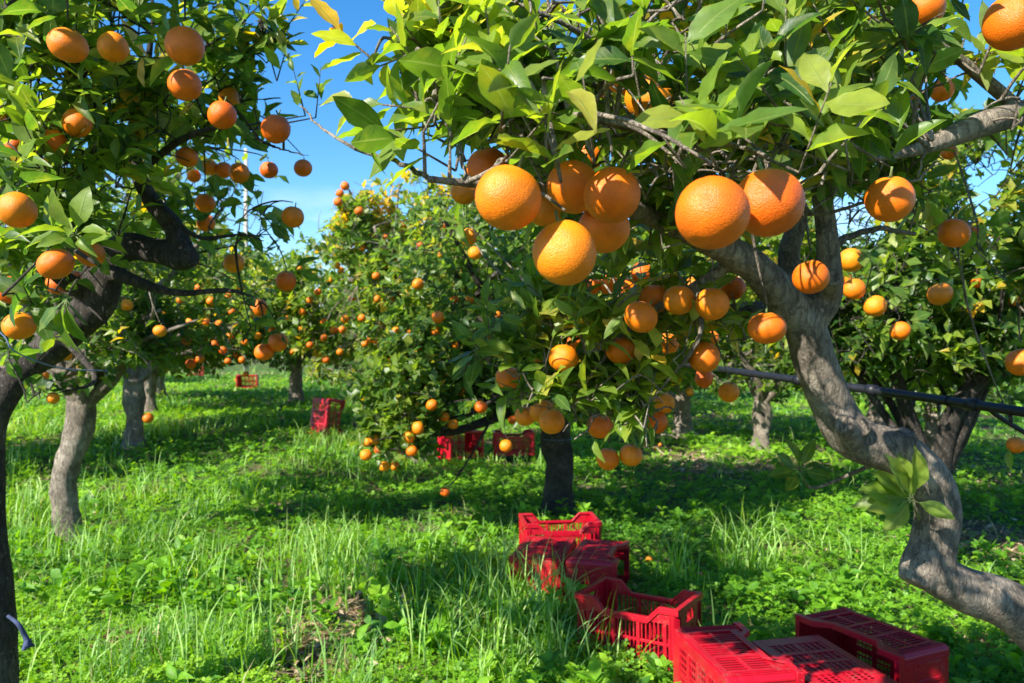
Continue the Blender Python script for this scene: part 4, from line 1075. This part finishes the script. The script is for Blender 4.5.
# ------------------------------------------------------------------ pipe, wire, twine, pole
a = Acc()
pp = [W(1180, 434, 2.15), W(1024, 412, 2.5), W(900, 394, 3.0), W(762, 375, 3.65), W(680, 364, 4.6), W(600, 356, 5.9), W(545, 352, 7.1)]
C_ = catmull(pp, 10); tubes(a, C_, np.full(len(C_), .0165), 14)
for k in (14, 22, 27):      # couplings
    t_ = nrm(C_[k + 1] - C_[k]); tubes(a, np.array([C_[k] - t_ * .02, C_[k] + t_ * .02]), np.array([.0215, .0215]), 14)
for k in (11, 17, 19, 24, 31):      # drippers
    b_ = C_[k] + np.array([0, 0, -.012]); tubes(a, np.array([b_, b_ + [0.002, 0, -.018], b_ + [.002, 0, -.03]]), np.array([.006, .007, .003]), 8)
for k in (16, 26):      # wire ties up to the branches
    th = np.linspace(0, 2 * math.pi, 13); t_ = nrm(C_[k + 1] - C_[k]); u_ = nrm(np.cross(t_, [0, 0, 1.0])); v_ = np.cross(u_, t_)
    for q in range(2):
        tubes(a, C_[k] + t_ * .006 * q + .0185 * (np.cos(th)[:, None] * u_ + np.sin(th)[:, None] * v_), np.full(13, .0018), 5, cap=False)
tag(link('irrigation_pipe', a.mesh('irrigation_pipe', [PIPE])), 'black irrigation pipe slung behind the crooked grey limb', 'pipe')
a = Acc(); C_ = catmull([W(985, 406, 2.62), W(1004, 420, 2.62), W(1040, 440, 2.6), W(1080, 452, 2.6)], 8); tubes(a, C_, np.full(len(C_), .008), 9)
tag(link('side_hose', a.mesh('side_hose', [PIPE])), 'thin black hose branching down from the pipe at the right edge', 'hose')
TW = simple('pale blue twine', (0.13, 0.18, 0.30), 0.6, 0.3, .3)
a = Acc(); C_ = catmull([W(-20, 318, 2.3), W(4, 336, 2.3), W(16, 352, 2.32), W(60, 368, 2.45), W(108, 371, 2.7)], 8); tubes(a, C_, np.full(len(C_), .0022), 6)
tag(link('twine', a.mesh('twine', [TW])), 'pale blue twine strung across the left tree', 'twine')
a = Acc(); q = W(14, 618, 2.92)
C_ = catmull([W(8, 616, 2.93), W(18, 624, 2.91), W(25, 636, 2.92), W(30, 647, 2.92)], 6); tubes(a, C_, np.linspace(.005, .011, len(C_)), 8, rough=.3)
for k in range(5):
    e = C_[-4] + rng.normal(0, .02, 3) + np.array([.012, 0, -.012]); tubes(a, np.array([C_[-5], (C_[-5] + e) / 2 + rng.normal(0, .006, 3), e]), np.array([.007, .009, .004]), 6)
NAVY = simple('dark blue cloth', (.045, .06, .12), .8, .2, .3)
tag(link('rag', a.mesh('rag', [NAVY])), 'blue grey rag knotted to the foot of the left edge trunk', 'rag')
CONC = simple('weathered concrete', (0.42, 0.40, 0.36), .85, .2, .2, 12, .2)
px_, D_ = 246, 33.0
a = Acc(); x_ = (px_ - CX) / FPX * D_; tubes(a, np.array([[x_, D_, -.1], [x_, D_, 4.5], [x_, D_, 9.6]]), np.array([.11, .095, .075]), 12)
tag(link('utility_pole', a.mesh('utility_pole', [CONC])), 'pale slender pole far behind the left tree', 'pole')
a = Acc(); tb = ghit(557, 516); 
th = np.linspace(0, 2 * math.pi, 25); ring = np.stack([tb[0] + .139 * np.cos(th), tb[1] + .139 * np.sin(th), np.full(25, tb[2] + .72)], -1)
tubes(a, ring, np.full(25, .003), 6, cap=False)
tag(link('wire_loop', a.mesh('wire_loop', [TW])), 'thin wire looped round the straight dark trunk', 'wire')

# ------------------------------------------------------------------ ground and what grows on it
gx = np.concatenate([-np.geomspace(160, 12, 26), np.linspace(-11.5, 11.5, 150), np.geomspace(12, 160, 26)])
gy = np.concatenate([np.linspace(-60, -2, 14), np.linspace(-1.5, 22, 150), np.geomspace(22.6, 260, 34)])
GX, GY = np.meshgrid(gx, gy)
a = Acc(); i = np.arange(GX.size).reshape(GX.shape)
a.add(np.stack([GX, GY, gh(GX, GY)], -1), np.stack([i[:-1, :-1], i[:-1, 1:], i[1:, 1:], i[1:, :-1]], -1))
m, nt, out = mat('orchard soil'); L = nt.links.new
tc = N_(nt, 'ShaderNodeTexCoord'); n1 = N_(nt, 'ShaderNodeTexNoise', i_Scale=.8, i_Detail=8.0, i_Roughness=.65); L(tc.outputs['Object'], n1.inputs['Vector'])
n2 = N_(nt, 'ShaderNodeTexNoise', i_Scale=22.0, i_Detail=8.0, i_Roughness=.7); L(tc.outputs['Object'], n2.inputs['Vector'])
r1 = ramp(nt, [(.3, (.07, .048, .03)), (.52, (.16, .115, .072)), (.7, (.27, .21, .14))]); L(n2.outputs[0], r1.inputs[0])
r2 = ramp(nt, [(.35, (.03, .09, .015)), (.65, (.06, .17, .022))]); L(n2.outputs[0], r2.inputs[0])
fm = N_(nt, 'ShaderNodeMapRange', i_From_Min=.42, i_From_Max=.55); L(n1.outputs[0], fm.inputs[0])
mx = N_(nt, 'ShaderNodeMix', data_type='RGBA'); L(fm.outputs[0], mx.inputs[0]); L(r1.outputs[0], mx.inputs[6]); L(r2.outputs[0], mx.inputs[7])
bs = N_(nt, 'ShaderNodeBsdfPrincipled'); bs.inputs['Roughness'].default_value = .95; bs.inputs['Specular IOR Level'].default_value = .1
bp = N_(nt, 'ShaderNodeBump', i_Strength=.8, i_Distance=.05); L(n2.outputs[0], bp.inputs['Height']); L(bp.outputs[0], bs.inputs['Normal'])
L(mx.outputs[2], bs.inputs['Base Color']); L(bs.outputs[0], out.inputs[0])
tag(link('ground', a.mesh('ground', [m])), kind='structure')

PATCH = [(345, 628, .34, .75), (480, 622, .2, .5), (990, 545, .42, .8), (760, 373, 1.1, .8), (745, 425, .9, .6), (700, 468, .5, .6), (800, 470, .5, .55), (215, 430, .6, .3), (655, 455, .6, .6), (300, 660, .22, .6), (990, 470, .8, .5), (120, 650, .15, .6)]
PATCH = [(ghit(x, y), r, s) for x, y, r, s in PATCH]


def inside_crates(P, pad=.02):
    bad = np.zeros(len(P), bool)
    for Mx in CRATES:
        inv = np.array(Mx.inverted()); q = P @ inv[:3, :3].T + inv[:3, 3]
        bad |= (np.abs(q[:, 0]) < CL / 2 + pad) & (np.abs(q[:, 1]) < CW / 2 + pad) & (q[:, 2] > -pad) & (q[:, 2] < CH + pad)
    return bad


def scatter(n, d0, d1, power, ang=0.82):
    """more plants near the path, fewer far off"""
    u = rng.uniform(size=n)
    if power == 1:
        D = d0 * (d1 / d0) ** u
    else:
        e = 1 - power; D = (d0 ** e + u * (d1 ** e - d0 ** e)) ** (1 / e)
    t = np.tan(rng.uniform(-ang, ang, n)) * D
    return t, D


def cover(x, y):
    c = np.ones(len(x))
    for (q, r, s) in PATCH:
        d = np.hypot(x - q[0], (y - q[1]) * .6) / r
        d = d + .25 * noise2(x, y, 6.0 / r * .35)
        c *= 1 - s * (1 - sstep(.6, 1.25, d))
    return c


# clover
n = 170000
x, y = scatter(n, 2.6, 30, 1.25)
mound = noise2(x, y, 2.6) * .5 + noise2(x + 7, y - 3, 7.0) * .35
k = rng.uniform(size=n) < cover(x, y) * np.clip(.82 + .35 * mound, .15, 1)
x, y, mound = x[k], y[k], mound[k]
lod = np.clip(y / 4.5, 1, 5) ** .75
hmax = np.clip(.085 + .055 * mound, .02, .2)
z = gh(x, y) + hmax * rng.uniform(.25, 1.0, len(x)) + .01
P = np.stack([x, y, z], -1); k = ~inside_crates(P, .0); P = P[k]; lod = lod[k]; mound = mound[k]
n = len(P)
nn = nrm(np.array([0, -.1, 1.0]) + rng.normal(0, .42, (n, 3)))
u = nrm(np.cross(nn, rng.normal(size=(n, 3)))); v = np.cross(nn, u)
sz = rng.uniform(.011, .021, n) * lod
tone = np.clip(.45 + .22 * noise2(P[:, 0], P[:, 1], 1.1) + .12 * rng.normal(size=n), 0, 1)
a = Acc()
# one leaf of three cupped leaflets
tv, tf = [(0, 0, 0)], []
for q in range(3):
    t = q * 2.094; d = np.array([math.cos(t), math.sin(t)]); s = np.array([-d[1], d[0]]); b0 = len(tv)
    for (al, ac, h) in ((.55, .5, .10), (1.08, .36, .02), (1.0, 0, -.06), (1.08, -.36, .02), (.55, -.5, .10)):
        w_ = d * al + s * ac; tv.append((w_[0], w_[1], h))
    tf += [(0, b0 + 4, b0 + 3, b0 + 2), (0, b0 + 2, b0 + 1, b0)]
tv = np.array(tv); tf = np.array(tf)
X = P[:, None] + sz[:, None, None] * (tv[None, :, :1] * u[:, None] + tv[None, :, 1:2] * v[:, None] + tv[None, :, 2:] * nn[:, None])
at = np.zeros((n, len(tv), 3)); at[..., 2] = tone[:, None]
a.add(X, tf[None] + (np.arange(n) * len(tv))[:, None, None], at)
tag(link('clover', a.mesh('clover', [CLOVER])), 'low green clover covering the orchard floor', 'clover', kind='stuff')


# broad-leaved weeds in loose rosettes
n = 2600
x, y = scatter(n, 2.7, 16, 1.25)
k = (rng.uniform(size=n) < cover(x, y)) & (noise2(x, y, 1.7) > -.4); x, y = x[k], y[k]; n = len(x)
P = np.stack([x, y, gh(x, y) + rng.uniform(.03, .12, n)], -1); P = P[~inside_crates(P, .05)]; n = len(P)
m_ = 8
az = rng.uniform(0, 6.28, (n, 1)) + np.arange(m_)[None] * 2.4
Dr_ = np.stack([np.cos(az), np.sin(az), rng.uniform(.15, 1.2, (n, m_))], -1).reshape(-1, 3)
O = np.repeat(P, m_, 0) + np.stack([np.zeros(n * m_), np.zeros(n * m_), rng.uniform(-.02, .08, n * m_)], -1)
ww = Acc()
put_leaves(ww, O, Dr_, np.array([-.2, -.3, 1.0]) + rng.normal(0, .3, O.shape), np.repeat(rng.uniform(.05, .11, n), m_) * rng.uniform(.7, 1.1, n * m_), np.clip(np.repeat(rng.uniform(.05, .75, n), m_) + rng.normal(0, .08, n * m_), 0, 1), 4, wid=.55)
tag(link('weeds', ww.mesh('weeds', [CLOVER])), 'broad leaved weeds standing among the clover', 'weeds', kind='stuff')


# grass
def blades(acc, base, hgt, bend, width, tone, seg=4):
    n = len(base); t = np.linspace(0, 1, seg + 1)
    az = rng.uniform(0, 6.28, n); d = np.stack([np.cos(az), np.sin(az), np.zeros(n)], -1)
    face = az + rng.normal(1.57, .7, n); s = np.stack([np.cos(face), np.sin(face), np.zeros(n)], -1)
    c = base[:, None] + d[:, None] * (bend * hgt)[:, None, None] * (t ** 2.2)[None, :, None] + np.array([0, 0, 1.0]) * hgt[:, None, None] * (t - .42 * np.clip(bend, 0, 1.4)[:, None] * t ** 3)[..., None]
    w = (width[:, None] * (1 - t ** 2.2)[None] * .5 * (.6 + .4 * np.minimum(t * 5, 1)))[..., None]
    X = np.stack([c - s[:, None] * w, c + s[:, None] * w], 2)
    i = np.arange(n * (seg + 1) * 2).reshape(n, seg + 1, 2)
    f = np.stack([i[:, :-1, 0], i[:, :-1, 1], i[:, 1:, 1], i[:, 1:, 0]], -1)
    at = np.zeros((n, seg + 1, 2, 3)); at[..., 2] = tone[:, None, None]
    acc.add(X, f, at)


a = Acc(); n = 150000
x, y = scatter(n, 2.7, 34, 1.3)
left = sstep(.35, -.6, x - (.05 - .02 * y)) * .85 + .10 + .15 * sstep(8, 14, y)
tuft = np.clip(.32 + .55 * noise2(x, y, 2.1) + .35 * noise2(x + 5, y, 5.5), .02, 1)
k = rng.uniform(size=n) < left * tuft * np.clip(cover(x, y) + .12, 0, 1)
x, y = x[k], y[k]; n = len(x)
base = np.stack([x, y, gh(x, y)], -1)
h = rng.uniform(.10, .34, n) * (.8 + .35 * np.clip(noise2(x, y, 1.4), -1, 1.4))
k = ~inside_crates(base + np.array([0, 0, .06]), .015); base, h = base[k], h[k]; n = len(h)
blades(a, base, np.maximum(h, .05), rng.uniform(.1, .9, n), rng.uniform(.004, .010, n) * np.clip(base[:, 1] / 4.5, 1, 4), np.where(rng.uniform(size=n) < .02, 1.0, np.clip(.45 + .3 * noise2(base[:, 0], base[:, 1], 3.1) + .15 * rng.normal(size=n), 0, .93)))
# taller clumps
for (px, py, cnt, hh, r) in [(330, 590, 70, .48, .20), (310, 560, 50, .42, .2), (205, 590, 60, .42, .18), (490, 640, 60, .50, .16), (510, 600, 46, .52, .15), (470, 670, 60, .45, .2), (545, 625, 40, .5, .12), (600, 590, 24, .55, .1), (680, 600, 26, .62, .07), (745, 585, 34, .62, .09), (735, 560, 20, .5, .12), (350, 560, 36, .42, .15), (120, 560, 60, .38, .25), (30, 560, 60, .40, .2), (250, 660, 50, .40, .2), (400, 600, 40, .35, .2), (240, 500, 60, .35, .3), (140, 500, 60, .38, .3), (20, 480, 60, .42, .3), (380, 480, 46, .40, .3), (345, 450, 60, .4, .35), (820, 560, 16, .4, .15), (875, 600, 14, .4, .1), (430, 560, 30, .4, .2), (560, 672, 40, .42, .14), (640, 668, 20, .34, .16), (300, 470, 50, .34, .35), (90, 600, 50, .36, .2), (455, 468, 30, .3, .3), (525, 462, 30, .26, .3), (320, 446, 30, .28, .3), (255, 398, 30, .35, .4), (700, 655, 12, .4, .1)]:
    cnt = int(cnt * 1.7); q = ghit(px, py); pos = q[:2] + rng.normal(0, r, (cnt, 2)) * np.array([1, 1.0])
    base = np.stack([pos[:, 0], pos[:, 1], gh(pos[:, 0], pos[:, 1])], -1)
    base = base[~inside_crates(base + np.array([0, 0, .06]), .03)]; n = len(base)
    blades(a, base, hh * rng.uniform(.5, 1.1, n), rng.uniform(.05, .8, n), rng.uniform(.006, .012, n), np.clip(.55 + .2 * rng.normal(size=n), 0, .93), seg=6)
tag(link('grass', a.mesh('grass', [GRASS])), 'tall green grass growing in tufts between the trees', 'grass', kind='stuff')

# dry leaves and straw on the bare spots
a = Acc(); O = []
for (q, r, s) in PATCH:
    n = int(420 * r * s / .3 * (4.5 / max(q[1], 3.5)) ** .5) + 40
    O.append(np.stack([q[0] + rng.normal(0, r * .6, n), q[1] + rng.normal(0, r * .9, n)], -1))
x, y = scatter(2500, 2.8, 14, 1.2); O.append(np.stack([x, y], -1)); O = np.concatenate(O)
base = np.stack([O[:, 0], O[:, 1], gh(O[:, 0], O[:, 1]) + rng.uniform(.008, .05, len(O))], -1); base = base[~inside_crates(base, .03)]; n = len(base)
d = rng.normal(size=(n, 3)); d[:, 2] *= .25
put_leaves(a, base, d, np.array([0, 0, 1.0]) + rng.normal(0, .45, (n, 3)), rng.uniform(.03, .08, n), rng.uniform(0, 1, n), 3)
d = rng.normal(size=(n // 2, 3)); d[:, 2] *= .15
put_leaves(a, base[: n // 2] + rng.normal(0, .05, (n // 2, 3)) * [1, 1, 0], d, np.array([0, 0, 1.0]) + rng.normal(0, .3, (n // 2, 3)), rng.uniform(.08, .22, n // 2), rng.uniform(.4, 1, n // 2), 2, wid=.05)
tag(link('dry_leaf_litter', a.mesh('dry_leaf_litter', [DRY])), 'dry fallen leaves and straw on bare soil patches', 'leaf litter', kind='stuff')

# ------------------------------------------------------------------ sky, sun, camera
az = math.atan2(S[0], S[1])
w = bpy.data.worlds.new('World'); scene.world = w; w.use_nodes = True
nt = w.node_tree; nt.nodes.clear(); L = nt.links.new
out = nt.nodes.new('ShaderNodeOutputWorld'); bg = nt.nodes.new('ShaderNodeBackground'); bg.inputs[1].default_value = .098
sky = N_(nt, 'ShaderNodeTexSky', sky_type='NISHITA', sun_disc=False, sun_elevation=el, sun_rotation=az, air_density=1.0, dust_density=.1, ozone_density=4.0)
tc = N_(nt, 'ShaderNodeTexCoord'); sx = N_(nt, 'ShaderNodeSeparateXYZ'); L(tc.outputs['Generated'], sx.inputs[0])
mp = N_(nt, 'ShaderNodeMapping'); mp.inputs['Scale'].default_value = (1, 1, 2.6); mp.inputs['Location'].default_value = (.35, .1, .2); L(tc.outputs['Generated'], mp.inputs[0])
no = N_(nt, 'ShaderNodeTexNoise', i_Scale=5.0, i_Detail=8.0, i_Roughness=.55); L(mp.outputs[0], no.inputs['Vector'])
f1 = N_(nt, 'ShaderNodeMapRange', i_From_Min=.54, i_From_Max=.70); L(no.outputs[0], f1.inputs[0])
f2 = N_(nt, 'ShaderNodeMapRange', i_From_Min=.10, i_From_Max=.19, i_To_Min=1.0, i_To_Max=0.0); L(sx.outputs['Z'], f2.inputs[0])
fm = N_(nt, 'ShaderNodeMath', operation='MULTIPLY'); L(f1.outputs[0], fm.inputs[0]); L(f2.outputs[0], fm.inputs[1])
mx = N_(nt, 'ShaderNodeMix', data_type='RGBA'); hsv = N_(nt, 'ShaderNodeHueSaturation'); hsv.inputs['Saturation'].default_value = 1.3; hsv.inputs['Value'].default_value = 1.02; L(sky.outputs[0], hsv.inputs['Color'])
L(fm.outputs[0], mx.inputs[0]); L(hsv.outputs[0], mx.inputs[6]); mx.inputs[7].default_value = (6.5, 6.7, 7.0, 1)
L(mx.outputs[2], bg.inputs[0]); L(bg.outputs[0], out.inputs[0])
sun = bpy.data.lights.new('Sun', 'SUN'); sun.energy = 5.0; sun.angle = R(.53); sun.color = (1.0, .94, .84)
so = bpy.data.objects.new('sun', sun); col.objects.link(so)
dv = Vector((S[0] * math.cos(el), S[1] * math.cos(el), math.sin(el)))
so.rotation_euler = dv.to_track_quat('Z', 'Y').to_euler(); so.location = dv * 20

cam = bpy.data.cameras.new('Camera'); cam.lens = 36 * FPX / 1024; cam.sensor_width = 36; cam.clip_end = 1000; cam.clip_start = .05
cam.dof.use_dof = True; cam.dof.focus_distance = 1.5; cam.dof.aperture_fstop = 7.5
co = bpy.data.objects.new('camera', cam); col.objects.link(co); co.location = (0, 0, EYE); co.rotation_euler = (R(90), 0, 0)
scene.camera = co
vs = scene.view_settings; vs.view_transform = 'Standard'; vs.look = 'None'; vs.exposure = 1.25; vs.gamma = 1
scene.render.engine = 'CYCLES'
cy = scene.cycles; cy.use_denoising = True; cy.max_bounces = 6; cy.diffuse_bounces = 3; cy.glossy_bounces = 2; cy.transmission_bounces = 4; cy.caustics_reflective = False; cy.caustics_refractive = False
